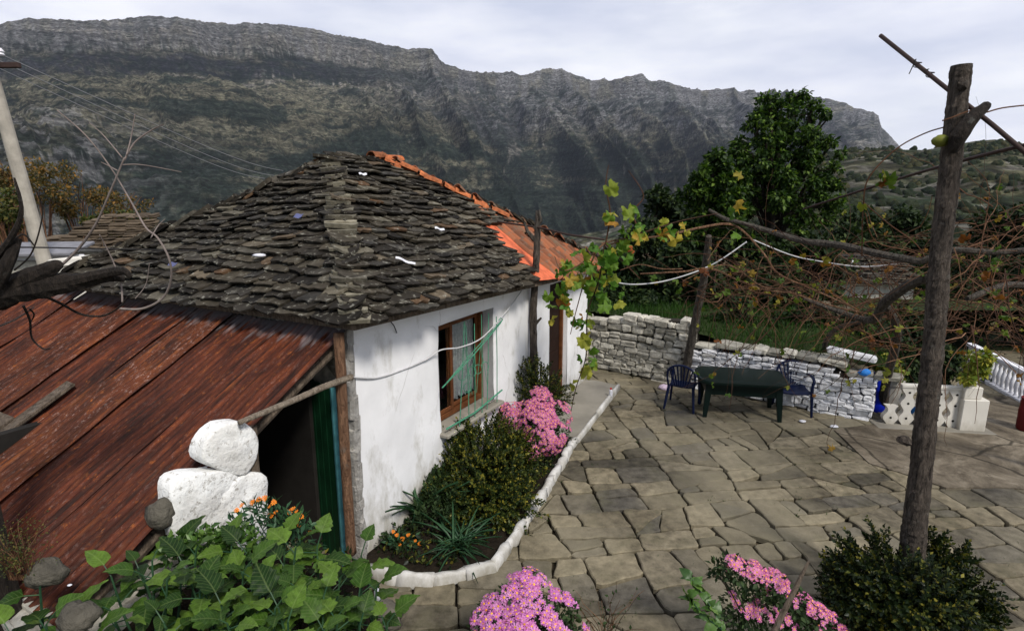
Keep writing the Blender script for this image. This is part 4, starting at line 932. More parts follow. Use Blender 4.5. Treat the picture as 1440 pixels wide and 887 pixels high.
def outline_leaf(out, bend=.25, fold=.12, wave=.04):
    """out: list of (half width, t) -> mesh with a mid rib"""
    V = []; n_ = len(out)
    for i, (w_, t_) in enumerate(out):
        z_ = -bend * t_ * t_; wv = wave * math.sin(i * 2.4)
        V += [(0, t_ * .98, z_), (-w_ * .5, t_, z_ + fold * w_ * .8), (w_ * .5, t_, z_ + fold * w_ * .8), (-w_, t_ + .02, z_ + fold * w_ + wv - .2 * w_ * w_), (w_, t_ + .02, z_ + fold * w_ - wv - .2 * w_ * w_)]
    T = []
    for i in range(n_ - 1):
        a_ = i * 5; b_ = a_ + 5
        for (p, q) in ((0, 1), (1, 3), (2, 0), (4, 2)): T += [(a_ + p, b_ + p, a_ + q), (a_ + q, b_ + p, b_ + q)]
    return np.array(V), np.array(T)
BROAD = outline_leaf([(.01, 0), (.10, .02), (.30, .08), (.42, .20), (.34, .30), (.44, .40), (.32, .52), (.33, .60), (.20, .74), (.17, .80), (.07, .92), (.0, 1.0)], .30, .25, .05)
BROAD2 = outline_leaf([(.01, 0), (.14, .03), (.33, .10), (.40, .22), (.39, .36), (.35, .5), (.27, .66), (.17, .8), (.08, .92), (.0, 1.0)], .45, .2, .04)
STRAP = outline_leaf([(.015, 0), (.026, .15), (.028, .35), (.025, .6), (.016, .85), (.0, 1.0)], .75, .3, .0)
def vineleaf():
    pts = []
    for k in range(25):
        an = -math.pi * .88 + k / 24 * math.pi * 1.76; lob = abs(math.cos(an * 2.5)) ** .8
        r_ = (.42 + .17 * lob) * (1 + .10 * math.sin(k * 1.7)) * (1.0 + .06 * ((k % 2) * 2 - 1)); pts.append((math.sin(an) * r_, .45 + math.cos(an) * r_, .16 * math.cos(k * .9) - .55 * r_ * r_))
    V = [(0, .3, .02)] + pts; return np.array(V), np.array([(0, i + 1, i) for i in range(1, 25)])
VINE = vineleaf()
def flower(np_=15):
    V = []; T = []
    for k in range(np_):
        an = 2 * math.pi * k / np_ + .1 * math.sin(k * 3); c_, s_ = math.cos(an), math.sin(an); wd = .13; L_ = .92 + .12 * math.sin(k * 5)
        def q(r_, o_, z_): V.append((c_ * r_ - s_ * o_, s_ * r_ + c_ * o_, z_))
        b_ = len(V); q(.12, -.04, 0); q(.12, .04, 0); q(L_ * .72, wd, .14); q(L_ * .72, -wd, .14); q(L_, .03, .10)
        T += [(b_, b_ + 3, b_ + 2), (b_, b_ + 2, b_ + 1), (b_ + 3, b_ + 4, b_ + 2)]
    return np.array(V)[:, [0, 1, 2]], np.array(T)
FLOW = flower()
def dome(r_=.25, h_=.16, n_=7):
    V = [(r_ * math.cos(2 * math.pi * k / n_), r_ * math.sin(2 * math.pi * k / n_), .03) for k in range(n_)] + [(r_ * .6 * math.cos(2 * math.pi * k / n_), r_ * .6 * math.sin(2 * math.pi * k / n_), .03 + h_ * .8) for k in range(n_)] + [(0, 0, .03 + h_)]
    T = []
    for k in range(n_): j = (k + 1) % n_; T += [(k, j, n_ + j), (k, n_ + j, n_ + k), (n_ + k, n_ + j, 2 * n_)]
    return np.array(V), np.array(T)
DOME = dome()
rn = np.random.normal; ru = np.random.uniform
def unit(a): return a / (np.linalg.norm(a, axis=-1, keepdims=True) + 1e-9)
def clump_pts(cs, n_, flat=.75, power=.42):
    """n_ points through the clumps (x,y,z,r), thicker towards each clump's skin"""
    cs = np.array(cs, float); wt = cs[:, 3] ** 2; k = np.random.choice(len(cs), n_, p=wt / wt.sum()); d = unit(rn(size=(n_, 3)))
    r_ = ru(0, 1, n_) ** power; P = cs[k, :3] + d * (cs[k, 3] * r_)[:, None] * np.array([1, 1, flat]); return P, d
def leaf_mass(cs, n_, size, tpl=LEAF, droop=.35, flat=.75, power=.42):
    P, d = clump_pts(cs, n_, flat, power); D = unit(d * .8 + rn(size=(n_, 3)) * .7 + np.array([0, 0, -droop])); Nn = unit(d * .5 + rn(size=(n_, 3)) * .5 + np.array([0, 0, .8]))
    return inst(tpl[0], tpl[1], P, D, Nn, size * ru(.6, 1.3, n_))
def join(parts):
    V = []; Fc = []; k = 0
    for v_, f_ in parts: V.append(v_); Fc.append(f_ + k); k += len(v_)
    return np.concatenate(V), np.concatenate(Fc)
def sub_clumps(cs, m_, f_=.45, spread=.8):
    o = []
    for c_ in cs:
        for i in range(m_):
            d = unit(rn(size=3)); o.append((*(np.array(c_[:3]) + d * c_[3] * spread * U(.4, 1.45) * np.array([1, 1, .85])), c_[3] * f_ * U(.55, 1.15)))
    return o
def pxc(px, py, rp, Y): p = AY(px, py, Y); return (*p, rp * Y / F)
def tree(name, base, cs, label, cat, leafm, barkm, nleaf, lsize, tr=.16, group=None, sub=9, limbs=True, f_=.42, tpl=LEAF, droop=.35, tname='crown'):
    base = np.array(base, float); t_ = thing(name, base, label, cat, group); mb = MB()
    top = np.array(cs[0][:3]); hgt = max(c_[2] for c_ in cs) - base[2]
    mid = base + (top - base) * .55 + np.array([U(-.1, .1), U(-.1, .1), 0]) * hgt * .2
    path = smooth_path([base, base + (mid - base) * .5 + np.array([U(-.05, .05), U(-.05, .05), 0]) * hgt, mid, top], 4); m_ = len(path)
    mb.tube(path, [tr * (1.25 if i == 0 else 1 - .8 * i / m_) for i in range(m_)], 8, wob=.08)
    if limbs:
        for c_ in cs:
            c3_ = np.array(c_[:3]); a_ = path[int(m_ * U(.35, .7))]; k_ = (a_ + c3_) / 2 + rn(size=3) * .06 * np.linalg.norm(c3_ - a_); mb.tube(smooth_path([a_, k_, c3_], 4), [tr * .4 * (1 - .75 * i / 8) for i in range(9)], 5)
            for q in range(3): e_ = c3_ + unit(rn(size=3)) * c_[3] * .8; mb.tube([c3_ * .7 + k_ * .3, (c3_ + e_) / 2 + rn(size=3) * .04, e_], [tr * .15, tr * .1, tr * .04], 4)
    bld(mb, 'trunk', barkm, t_)
    sc_ = sub_clumps(cs, sub, f_); v_, fc = leaf_mass(sc_, nleaf, lsize, tpl, droop); link(tname, v_, fc, leafm, t_); return t_
# ---------------------------------------------------------------- trees beyond the yard
cs = [pxc(*q) for q in ((1095, 215, 54, 15.5), (1102, 160, 34, 15.5), (1075, 180, 28, 15.2), (1135, 190, 32, 15.4), (1140, 235, 40, 15.2), (1065, 225, 36, 15.0), (1090, 268, 57, 15.4), (1145, 280, 36, 15.6), (1050, 262, 36, 15.2), (1100, 305, 52, 15.4), (1142, 152, 16, 15.5), (1085, 145, 18, 15.3), (1155, 262, 22, 15.0), (1118, 138, 12, 15.4), (1160, 160, 10, 15.3), (1168, 200, 12, 15.2), (1038, 215, 12, 15.3), (1172, 235, 12, 15.3), (1062, 172, 12, 15.3), (1178, 285, 14, 15.3), (1128, 132, 9, 15.4))]
tree('walnut_tree', (cs[0][0], 15.5, 1.0), cs, 'tall leafy green tree rising above the others against the mountain', 'tree', M['lf_tree'], M['barkd'], 24000, .125, .17, sub=20, f_=.22, droop=.7, tname='crown')
cs = [pxc(*q) for q in ((1003, 243, 30, 14), (990, 275, 32, 14), (1025, 282, 28, 14), (1000, 312, 36, 14), (1038, 250, 16, 14.2))]
tree('young_tree', (cs[0][0], 14, 1.0), cs, 'smaller bright green tree just left of the tall leafy tree', 'tree', M['lf_tree'], M['barkd'], 9000, .14, .10, sub=22, f_=.24)
BG = [('dark_tree', [(930, 305, 40, 17), (900, 335, 40, 17), (955, 345, 45, 16.5), (925, 275, 22, 17)], 'lf_dark', 'dark loose tree standing left of the bright green trees', 7000),
      ('dark_tree', [(870, 385, 42, 14.6), (905, 392, 42, 14.6), (880, 410, 36, 14.4), (850, 405, 30, 14.4), (920, 412, 24, 14)], 'lf_dark', 'low dark tree above the stone wall, nearest the cottage', 11000),
      ('dark_tree', [(950, 392, 45, 14.2), (975, 362, 40, 14.6), (1000, 400, 45, 14), (955, 412, 26, 13.8), (1015, 432, 26, 13.4)], 'lf_dark', 'dark dense tree behind the pale leaning pole', 11000),
      ('dark_tree', [(1060, 350, 50, 14.8), (1110, 370, 50, 14.6), (1055, 405, 42, 13.8), (1150, 355, 40, 15), (1095, 425, 34, 13.4), (1140, 420, 36, 13.6)], 'lf_dark', 'dark tree mass directly below the tall leafy tree', 13000),
      ('evergreen_tree', [(1200, 330, 40, 24), (1230, 345, 40, 24), (1180, 350, 40, 24)], 'lf_dark', 'mid green evergreen behind the vines, right of the tall tree', 6000),
      ('evergreen_tree', [(1270, 318, 34, 24), (1285, 345, 38, 24), (1252, 350, 36, 24)], 'lf_dark', 'rounded evergreen seen left of the thick bark post', 6000),
      ('evergreen_tree', [(1385, 325, 30, 22), (1400, 350, 40, 22), (1365, 360, 36, 22)], 'lf_dark', 'rounded evergreen seen right of the thick bark post', 6000),
      ('evergreen_tree', [(1440, 320, 34, 21), (1465, 345, 45, 21), (1425, 365, 40, 21)], 'lf_dark', 'evergreen cut by the right edge of the view', 6000),
      ('thicket_tree', [(1300, 400, 50, 15.5), (1250, 420, 45, 15.5), (1200, 425, 35, 15.8)], 'lf_dark', 'dark thicket tree low behind the vines and thick post', 7000),
      ('thicket_tree', [(1390, 410, 50, 15), (1440, 430, 50, 15), (1350, 440, 36, 15)], 'lf_dark', 'dark thicket tree above the distant white balustrade', 7000),
      ('thicket_tree', [(1500, 400, 70, 14), (1520, 460, 60, 14)], 'lf_dark', 'dark thicket tree outside the right end of the yard', 4000)]
for nm, q, lm, lab, nl in BG:
    cs = [pxc(*k) for k in q]; gz_ = .9 if cs[0][1] < 18 else .3
    tree(nm, (np.mean([c_[0] for c_ in cs]), cs[0][1], min(gz_, min(c_[2] for c_ in cs) - .4)), cs, lab, 'tree', M[lm], M['barkd'], nl, .17 if cs[0][1] < 20 else .24, .10, sub=8, f_=.5)
for (px, py, r_, Y_, lab) in ((850, 425, 24, 13.6, 'low dark shrub on the grass terrace nearest the cottage'), (905, 425, 20, 13.4, 'low dark shrub on the grass terrace left of the pale leaning pole'), (1040, 452, 28, 12.0, 'low dark shrub on the terrace just right of the pale leaning pole'), (1095, 462, 28, 11.6, 'low dark shrub on the terrace above the green table'), (1150, 465, 34, 11.4, 'low dark shrub on the terrace above the right chair'), (1200, 455, 36, 11.3, 'low dark shrub beneath the thick grey vine limb'), (1260, 455, 36, 11.8, 'dark bushy shrub under the vines left of the thick post')):
    c_ = pxc(px, py, r_, Y_); tree('terrace_shrub', (c_[0], c_[1], 1.0), [c_, (c_[0] + c_[3] * .7, c_[1] + .2, c_[2] - .05, c_[3] * .7), (c_[0] - c_[3] * .7, c_[1] + .1, c_[2] - .1, c_[3] * .75)], lab, 'shrub', M['lf_dark'], M['barkd'], 3600, .12, .05, sub=9, f_=.45, tname='foliage')
# ---------------------------------------------------------------- dry stone walls
def lerp_prof(x, pr):
    return float(np.interp(x, [p[0] for p in pr], [p[1] for p in pr]))
def drywall(name, label, p0, p1, hf, m, thick=.4, hmin=.06, hmax=.15, wmin=.10, wmax=.42, coping=True, white=False, jit=.018, z0=0.0):
    p0 = np.array(p0, float); p1 = np.array(p1, float); d = p1 - p0; L_ = np.linalg.norm(d[:2]); d = d / L_; nn = np.array([d[1], -d[0], 0])   # towards the camera
    t_ = thing(name, (p0 + p1) / 2 + ZZ * z0, label, 'wall'); mb = MB(); z = 0.0; hm = max(hf(u_) for u_ in np.linspace(0, 1, 20))
    while z < hm:
        h_ = U(hmin, hmax); x = U(-.1, 0)
        while x < L_ - .04:
            wd = min(U(wmin, wmax) * (1.2 if h_ > .11 else .9), L_ - x); u_ = (x + wd / 2) / L_; dz = .05 * float(vn(u_ * 5, z * 3, 8))
            if z + h_ * .6 < hf(min(max(u_, 0), 1)):
                hh = h_ * U(.82, 1.12)
                if R() < .12: # split in two thin ones
                    for q in (0, 1): mb.bbox(p0 + d * (x + wd / 2) + nn * U(-.02, .03) + ZZ * (z0 + z + h_ * (.25 + .5 * q) + dz), (wd * .97, .3, h_ * .46), .02, ax=(d, nn, ZZ), jit=jit * .6)
                else: mb.bbox(p0 + d * (x + wd / 2) + nn * U(-.025, .035) + ZZ * (z0 + z + h_ / 2 + dz), (wd * .96, .3, hh), U(.018, .035), ax=(d + ZZ * U(-.05, .05), nn, ZZ), jit=jit)
            x += wd
        z += h_ * .97
    bld(mb, 'stones', m, t_)
    mb = MB(); n_ = 12
    vs = []
    for i in range(n_ + 1):
        u_ = i / n_; hh = hf(u_) - .06
        for (o_, z_) in ((.04, 0), (.04, hh), (-thick + .12, hh), (-thick + .12, 0)): vs.append(p0 + d * L_ * u_ + nn * o_ + ZZ * (z_ + z0))
    mb.add(vs, [(i * 4 + a_, i * 4 + (a_ + 1) % 4, i * 4 + 4 + (a_ + 1) % 4, i * 4 + 4 + a_) for i in range(n_) for a_ in range(4)] + [(0, 1, 2, 3), (n_ * 4 + 3, n_ * 4 + 2, n_ * 4 + 1, n_ * 4)])
    bld(mb, 'core', M['darkfill'], t_)
    if coping:
        mb = MB(); x = 0
        while x < L_:
            wd = U(.22, .55); u_ = min((x + wd / 2) / L_, 1); mb.bbox(p0 + d * (x + wd / 2) - nn * (.10 + U(-.04, .04)) + ZZ * (z0 + hf(u_) + .03 + U(-.01, .02)), (wd * .96, .42 * U(.8, 1.1), U(.06, .11)), .02, ax=(d + ZZ * U(-.06, .06), nn, ZZ), jit=.02); x += wd
        bld(mb, 'coping', M['wallstone'], t_)
    return t_
def topz(px, py, q0, q1):   # height of the wall top at that pixel, on the vertical plane q0-q1
    d = q1 - q0; nn = np.cross(d, ZZ); nn /= np.linalg.norm(nn); p = on_plane(px, py, q0, nn); return float(((p - q0) @ d) / (d @ d)), p[2]
w0, w1, w2 = G(815, 512), G(972, 544), G(1226, 592)
pr = [topz(px, py, w0, w1) for px, py in ((818, 440), (860, 450), (885, 441), (930, 446), (967, 448))]
drywall('dry_stone_wall', 'tall grey dry stone wall between the cottage and the pale leaning pole', w0, w1, lambda u_: lerp_prof(u_, pr), M['wallstone'], coping=False, hmin=.07, hmax=.15, wmin=.11, wmax=.34, jit=.015)
pr2 = [topz(px, py, w1, w2) for px, py in ((972, 488), (1040, 490), (1100, 500), (1150, 508), (1182, 514), (1188, 530), (1228, 531))]
drywall('dry_stone_wall', 'low whitewashed dry stone wall behind the green plastic table', w1, w2, lambda u_: lerp_prof(u_, pr2), M['limestone'], hmin=.055, hmax=.13, wmin=.10, wmax=.32, jit=.015)
d12 = (w2 - w1) / np.linalg.norm(w2 - w1); n12 = np.array([d12[1], -d12[0], 0])
# return of that wall end, so it has a side
u_, z_ = topz(1195, 500, w1, w2)
mb = MB(); c_ = w1 + (w2 - w1) * topz(1196, 505, w1, w2)[0]; mb.bbox(c_ - n12 * .1 + ZZ * 1.10, (.75, .22, .10), .02, ax=(d12 - ZZ * .10, n12, ZZ), jit=.012)
tag(bld(mb, 'stone_beam', M['limestone'], None), 'long pale stone block lying on top of the whitewashed wall near its right end', 'stone')
c_ = w1 + (w2 - w1) * topz(1216, 525, w1, w2)[0]; lump('crumpled_bag', c_ + n12 * .02 + ZZ * (topz(1216, 527, w1, w2)[1] + .05), (.10, .08, .07), M['bluebag'], 'crumpled light blue plastic bag on the right end of the whitewashed wall', 'bag', seed=4)
q0, q1 = AY(1150, 500, 13.2), AY(1245, 500, 13.0); q0[2] = q1[2] = 0
drywall('retaining_wall', 'brownish background stone wall half hidden by the vines', q0, q1, lambda u_: .85 - .25 * u_, m_island('brown_field_stone', [(0, (.10, .085, .06)), (.6, (.19, .165, .12)), (1, (.27, .24, .19))], .9, 9, .5, 30, .8, .02, weath), coping=False, z0=.5, hmin=.08, hmax=.16)
# grassy terrace behind the walls
def terr_h(x, y):
    # distance behind the wall line
    p = np.stack([x, y], -1); dL = (w1 - w0)[:2]; dL = dL / np.linalg.norm(dL); nL = np.array([-dL[1], dL[0]]); dR = d12[:2]; nR = np.array([-dR[1], dR[0]])
    a_ = (p - w0[:2]) @ nL; b_ = (p - w1[:2]) @ nR; l_ = sm(x, 3.2, 4.4)
    return (1 - l_) * (1.22 + .02 * a_) + l_ * (.90 + .20 * np.clip(b_, 0, 1.4)), (1 - l_) * a_ + l_ * b_
xs = np.linspace(-.5, 14, 110); ys = np.linspace(7.5, 22, 110); X, Y = np.meshgrid(xs, ys); Hh, Dd = terr_h(X, Y)
Z = np.where(Dd > .12, Hh + .05 * fbm(X, Y, 3, 4), -.3); Z = np.where((X > 6.6), np.where(Y > 13, Z, -.3), Z)
idx = np.arange(X.size).reshape(X.shape); f = np.stack([idx[:-1, :-1].ravel(), idx[:-1, 1:].ravel(), idx[1:, 1:].ravel(), idx[1:, :-1].ravel()], 1)
zf = Z.ravel()[f]; f = f[(zf > -.2).all(1)]
M['turf'] = m_simple('turf', (.03, .045, .014), .95, 3, .5, 20, 1, .04)
tag(link('grass_terrace', np.stack([X.ravel(), Y.ravel(), Z.ravel()], 1), f, M['turf'], None, True), kind='structure')
n_ = 15000; x = ru(1.2, 8.0, n_); y = ru(9.3, 15, n_); hh, dd_ = terr_h(x, y); k = (dd_ > .2) & ~((x > 6.6) & (y < 13)) & (fbm(x * .8, y * .8, 2, 3) > -.3); x, y, hh = x[k], y[k], hh[k]; n_ = len(x)
v, f = inst(np.array([(-.05, 0, 0), (.05, 0, 0), (.0, 1, -.15)]), np.array([(0, 1, 2)]), np.stack([x, y, hh], 1), unit(np.stack([rn(size=n_) * .35, rn(size=n_) * .35, np.ones(n_)], 1)), unit(rn(size=(n_, 3))), ru(.10, .24, n_))
tag(link('grass', v, f, M['grass']), 'fresh green grass on the terrace behind the dry stone walls', 'grass', kind='stuff')
# weeds in the joints of the paving
n_ = 2600; x = ru(-1, 11, n_); y = ru(4, 12, n_); k = fbm(x * 1.1, y * 1.1, 3, 19) > .16; x, y = x[k], y[k]; n_ = len(x)
x2 = np.repeat(x, 5) + rn(size=n_ * 5) * .015; y2 = np.repeat(y, 5) + rn(size=n_ * 5) * .015; n_ *= 5
v, f = inst(np.array([(-.12, 0, 0), (.12, 0, 0), (.0, 1, -.15)]), np.array([(0, 1, 2)]), np.stack([x2, y2, x2 * 0 + .0], 1), unit(np.stack([rn(size=n_) * .6, rn(size=n_) * .6, np.ones(n_)], 1)), unit(rn(size=(n_, 3))), ru(.03, .06, n_))
tag(link('joint_weeds', v, f, M['grass']), 'tiny weeds growing in the joints of the flagstones', 'weeds', kind='stuff')
# ---------------------------------------------------------------- table and chairs
def make_chair(label):
    t_ = thing('plastic_chair', (0, 0, 0), label, 'chair', 'navy plastic chairs at the table')
    # faces +Y, seat .44 high
    mb = MB(); V = []; nx_, ny_ = 9, 7
    for i in range(ny_ + 1):
        for j in range(nx_ + 1):
            a_ = j / nx_ * 2 - 1; b_ = i / ny_; x_ = a_ * (.235 - .03 * (1 - b_)); V.append((x_, -.2 + .43 * b_, .43 + .02 * a_ * a_ - .018 * math.sin(b_ * math.pi) - .03 * max(0, b_ - .85) / .15))
    fs = [(i * (nx_ + 1) + j, i * (nx_ + 1) + j + 1, (i + 1) * (nx_ + 1) + j + 1, (i + 1) * (nx_ + 1) + j) for i in range(ny_) for j in range(nx_)]
    k = len(V); V2 = V + [(x_, y_, z_ - .02) for x_, y_, z_ in V]; bord = [j for j in range(nx_ + 1)] + [(i) * (nx_ + 1) + nx_ for i in range(1, ny_ + 1)] + [ny_ * (nx_ + 1) + j for j in range(nx_ - 1, -1, -1)] + [i * (nx_ + 1) for i in range(ny_ - 1, 0, -1)]
    fs2 = fs + [tuple(q + k for q in f_[::-1]) for f_ in fs] + [(bord[i], bord[i] + k, bord[(i + 1) % len(bord)] + k, bord[(i + 1) % len(bord)]) for i in range(len(bord))]
    mb.add(V2, fs2); bld(mb, 'seat', M['bluechair'], t_)
    # back: arched rim with fan slats
    mb = MB(); rim = []
    for i in range(17):
        an = math.pi * i / 16; x_ = -.245 * math.cos(an); z_ = .60 + .25 * math.sin(an) ** .8; rim.append((x_, -.20 - .10 * (z_ - .44) / .4, z_))
    rim = [(-.225, -.19, .42)] + rim + [(.225, -.19, .42)]
    mb.tube(rim, .019, 6)
    for i in range(7):
        a_ = (i - 3) / 3; x1 = a_ * .20; zt = .60 + .25 * math.sqrt(max(0, 1 - (x1 / .245) ** 2)) ** .8; x0 = a_ * .105
        V = []
        for q in range(5):
            u_ = q / 4; x_ = x0 + (x1 - x0) * u_; z_ = .44 + (zt - .44) * u_; y_ = -.20 - .10 * (z_ - .44) / .4; V += [(x_ - .013, y_, z_), (x_ + .013, y_, z_), (x_ + .013, y_ - .012, z_), (x_ - .013, y_ - .012, z_)]
        mb.add(V, [(q * 4 + a2_, q * 4 + (a2_ + 1) % 4, q * 4 + 4 + (a2_ + 1) % 4, q * 4 + 4 + a2_) for q in range(4) for a2_ in range(4)])
    bld(mb, 'backrest', M['bluechair'], t_, False)
    for s_ in (-1, 1):
        mb = MB(); mb.tube([(s_ * .235, -.25, .655), (s_ * .265, -.12, .665), (s_ * .275, .08, .66), (s_ * .265, .19, .635), (s_ * .25, .21, .56)], [.018, .026, .028, .026, .02], 6); bld(mb, 'armrest', M['bluechair'], t_, True)
        mb = MB()
        mb.tube([(s_ * .245, .205, .60), (s_ * .24, .215, .42), (s_ * .265, .245, .0)], [.022, .028, .02], 6); bld(mb, 'leg', M['bluechair'], t_)
        mb = MB(); mb.tube([(s_ * .21, -.19, .44), (s_ * .235, -.25, .22), (s_ * .26, -.29, 0)], [.03, .026, .02], 6); bld(mb, 'leg', M['bluechair'], t_)
    return t_
def copy_thing(o, label):
    c_ = o.copy(); COL.objects.link(c_); c_['label'] = label
    for ch in list(o.children):
        q = ch.copy(); COL.objects.link(q); q.parent = c_
        for g_ in list(ch.children): h_ = g_.copy(); COL.objects.link(h_); h_.parent = q
    return c_
ch1 = make_chair('navy plastic chair left of the green table, its seat turned to the table')
ch2 = copy_thing(ch1, 'navy plastic armchair right of the green table, backed by the whitewashed wall')
p = G(961, 576); ch1.location = (p[0], p[1] + .1, .035); ch1.rotation_euler = (0, 0, math.radians(-28))
p = G(1118, 585); ch2.location = (p[0], p[1] + .15, .035); ch2.rotation_euler = (0, 0, math.radians(158 - 360 + 10))
tp = (G(985, 585) + G(1092, 592)) / 2; tx = G(1092, 592) - G(985, 585); tx = tx / np.linalg.norm(tx); ty = np.array([-tx[1], tx[0], 0])
ctr = np.array([tp[0], tp[1], 0]) + ty * .22 + tx * .03
tb = thing('plastic_table', (ctr[0], ctr[1], .035), 'dark green rounded plastic garden table between the navy chairs', 'table')
mb = MB(); rr_ = []
def rrect(hx, hy, r_, n_=6):
    o = []
    for (sx, sy, a0) in ((1, 1, 0), (-1, 1, 90), (-1, -1, 180), (1, -1, 270)):
        for i in range(n_ + 1): an = math.radians(a0 + 90 * i / n_); o.append((sx * (hx - r_) + r_ * math.cos(an), sy * (hy - r_) + r_ * math.sin(an)))
    return o
levels = [(.0, .66), (.0, .70), (.012, .725), (.03, .735), (.06, .733)]
pts = rrect(.74, .44, .2); n_ = len(pts); V = []
for ins, z_ in levels:
    for q in rrect(.74 - ins, .44 - ins, .2 - ins): V.append(ctr + tx * q[0] + ty * q[1] + ZZ * z_)
for q in rrect(.715, .415, .175): V.append(ctr + tx * q[0] + ty * q[1] + ZZ * .66)
fs = [(l_ * n_ + i, l_ * n_ + (i + 1) % n_, (l_ + 1) * n_ + (i + 1) % n_, (l_ + 1) * n_ + i) for l_ in range(4) for i in range(n_)] + [tuple(range(4 * n_, 5 * n_)), ] + [(i, 5 * n_ + i, 5 * n_ + (i + 1) % n_, (i + 1) % n_) for i in range(n_)] + [tuple(range(6 * n_ - 1, 5 * n_ - 1, -1))]
mb.add(V, fs); bld(mb, 'tabletop', M['greenplastic'], tb)
for sx in (-1, 1):
    for sy in (-1, 1):
        mb = MB(); c_ = ctr + tx * sx * .56 + ty * sy * .29
        V = []
        for k_, z_ in ((.055, .66), (.05, .4), (.032, .0)):
            off = (tx * sx + ty * sy) * (.05 * (1 - z_ / .66))
            for (a_, b_) in ((-1, -1), (1, -1), (1, 1), (-1, 1)): V.append(c_ + off + tx * a_ * k_ + ty * b_ * k_ * .7 + ZZ * (z_ + .037))
        mb.add(V, [(l_ * 4 + i, l_ * 4 + 4 + i, l_ * 4 + 4 + (i + 1) % 4, l_ * 4 + (i + 1) % 4) for l_ in range(2) for i in range(4)] + [(8, 11, 10, 9)]); bld(mb, 'leg', M['greenplastic'], tb)
mb = MB()
for i in (0,): mb.bbox(ctr + ZZ * .55, (1.22, .66, .21), .01, ax=(tx, ty, ZZ))
bld(mb, 'apron', M['greenplastic'], tb)  # apron deepened into a solid dark block, standing in for shade below
# small things on the ground
p = G(935, 549); lump('carrier_bag', (p[0], p[1], .07), (.13, .10, .07), M['pinkbag'], 'crumpled pinkish plastic carrier bag on the paving beside the left chair', 'bag', seed=7)
p = G(861, 557, .13); t_ = thing('bottle', (p[0] - .03, p[1], .13), 'small white bottle with a red cap standing on the door step', 'bottle'); b_ = np.array([p[0] - .03, p[1], .13])
mb = MB(); mb.lathe(b_, [(.03, .0), (.033, .01), (.033, .10), (.026, .125), (.016, .135)], 12); bld(mb, 'body', M['whitebag'], t_, True); mb = MB(); mb.lathe(b_ + ZZ * .135, [(.018, 0), (.018, .03)], 10); bld(mb, 'cap', M['redcap'], t_)
for (px, py, s_, lab) in ((1123, 592, .045, 'scrap of white paper on the paving below the right chair'), (1167, 599, .05, 'scrap of white paper on the paving at the foot of the whitewashed wall')):
    p = G(px, py); lump('paper_scrap', (p[0], p[1] - .12, .05), (s_ * 1.4, s_, .02), M['whitebag'], lab, 'litter', seed=int(px))
# ---------------------------------------------------------------- openwork balustrade of wavy blocks
b0 = G(1236, 598); b1 = G(1376, 606); d_ = b1 - b0; Lb = np.linalg.norm(d_); d_ = d_ / Lb; n_b = np.array([d_[1], -d_[0], 0])
bt = thing('block_balustrade', ((b0 + b1) / 2), 'cream openwork balustrade of wavy concrete slats beside the thick post', 'balustrade')
HB = .66; sp = .235; k = 0; x = .02
while x < Lb - .40:
    hh = HB if k > 0 else .34; mb = MB(); V = []; ns = 22
    for fr_ in (0, 1):
        for i in range(ns + 1):
            z_ = hh * i / ns; ph = (z_ / .26) * 2 * math.pi + (math.pi if k % 2 else 0) * 0
            hw = .085 - .032 * math.cos(ph)
            hw = min(hw, .116); cxx = .0
            V += [b0 + d_ * (x + sp / 2 - hw + cxx) - n_b * (.05 * (1 - 2 * fr_)) * -1 + ZZ * (z_ + .04), b0 + d_ * (x + sp / 2 + hw + cxx) - n_b * (.05 * (1 - 2 * fr_)) * -1 + ZZ * (z_ + .04)]
    m_ = 2 * (ns + 1); fs = []
    for i in range(ns):
        a_ = 2 * i; fs += [(a_, a_ + 1, a_ + 3, a_ + 2), (m_ + a_ + 1, m_ + a_, m_ + a_ + 2, m_ + a_ + 3), (a_, a_ + 2, m_ + a_ + 2, m_ + a_), (a_ + 1, m_ + a_ + 1, m_ + a_ + 3, a_ + 3)]
    fs += [(2 * ns, 2 * ns + 1, m_ + 2 * ns + 1, m_ + 2 * ns)]
    mb.add(V, fs); sl = bld(mb, 'slat', M['cream'], bt)
    for z_ in (.13, .39, .58):
        if z_ < hh - .05: mb = MB(); c_ = b0 + d_ * (x + sp / 2) + ZZ * (z_ + .04); mb.tube([c_ + n_b * .053, c_ - n_b * .053], .02, 10); bld(mb, 'hole_shade_plug', M['black'], sl)  # solid dark plug standing in for the shade in the hole
    x += sp; k += 1
xt = x
mb = MB(); mb.bbox(b0 + d_ * ((xt + .24) / 2) + ZZ * (HB + .065), (xt - .24, .13, .05), .008, ax=(d_, n_b, ZZ)); bld(mb, 'top_rail', M['cream'], bt)
mb = MB(); mb.bbox(b0 + d_ * (Lb - .19) + ZZ * .29, (.38, .30, .58), .012, ax=(d_, n_b, ZZ)); mb.bbox(b0 + d_ * (Lb - .24) + ZZ * .68, (.27, .24, .20), .012, ax=(d_, n_b, ZZ)); bld(mb, 'pillar', M['cream'], bt)
mb = MB(); mb.bbox(b0 + d_ * (Lb / 2) + ZZ * .03 + n_b * .06, (Lb + .25, .40, .055), .012, ax=(d_, n_b, ZZ)); bld(mb, 'plinth', M['concrete'], bt)
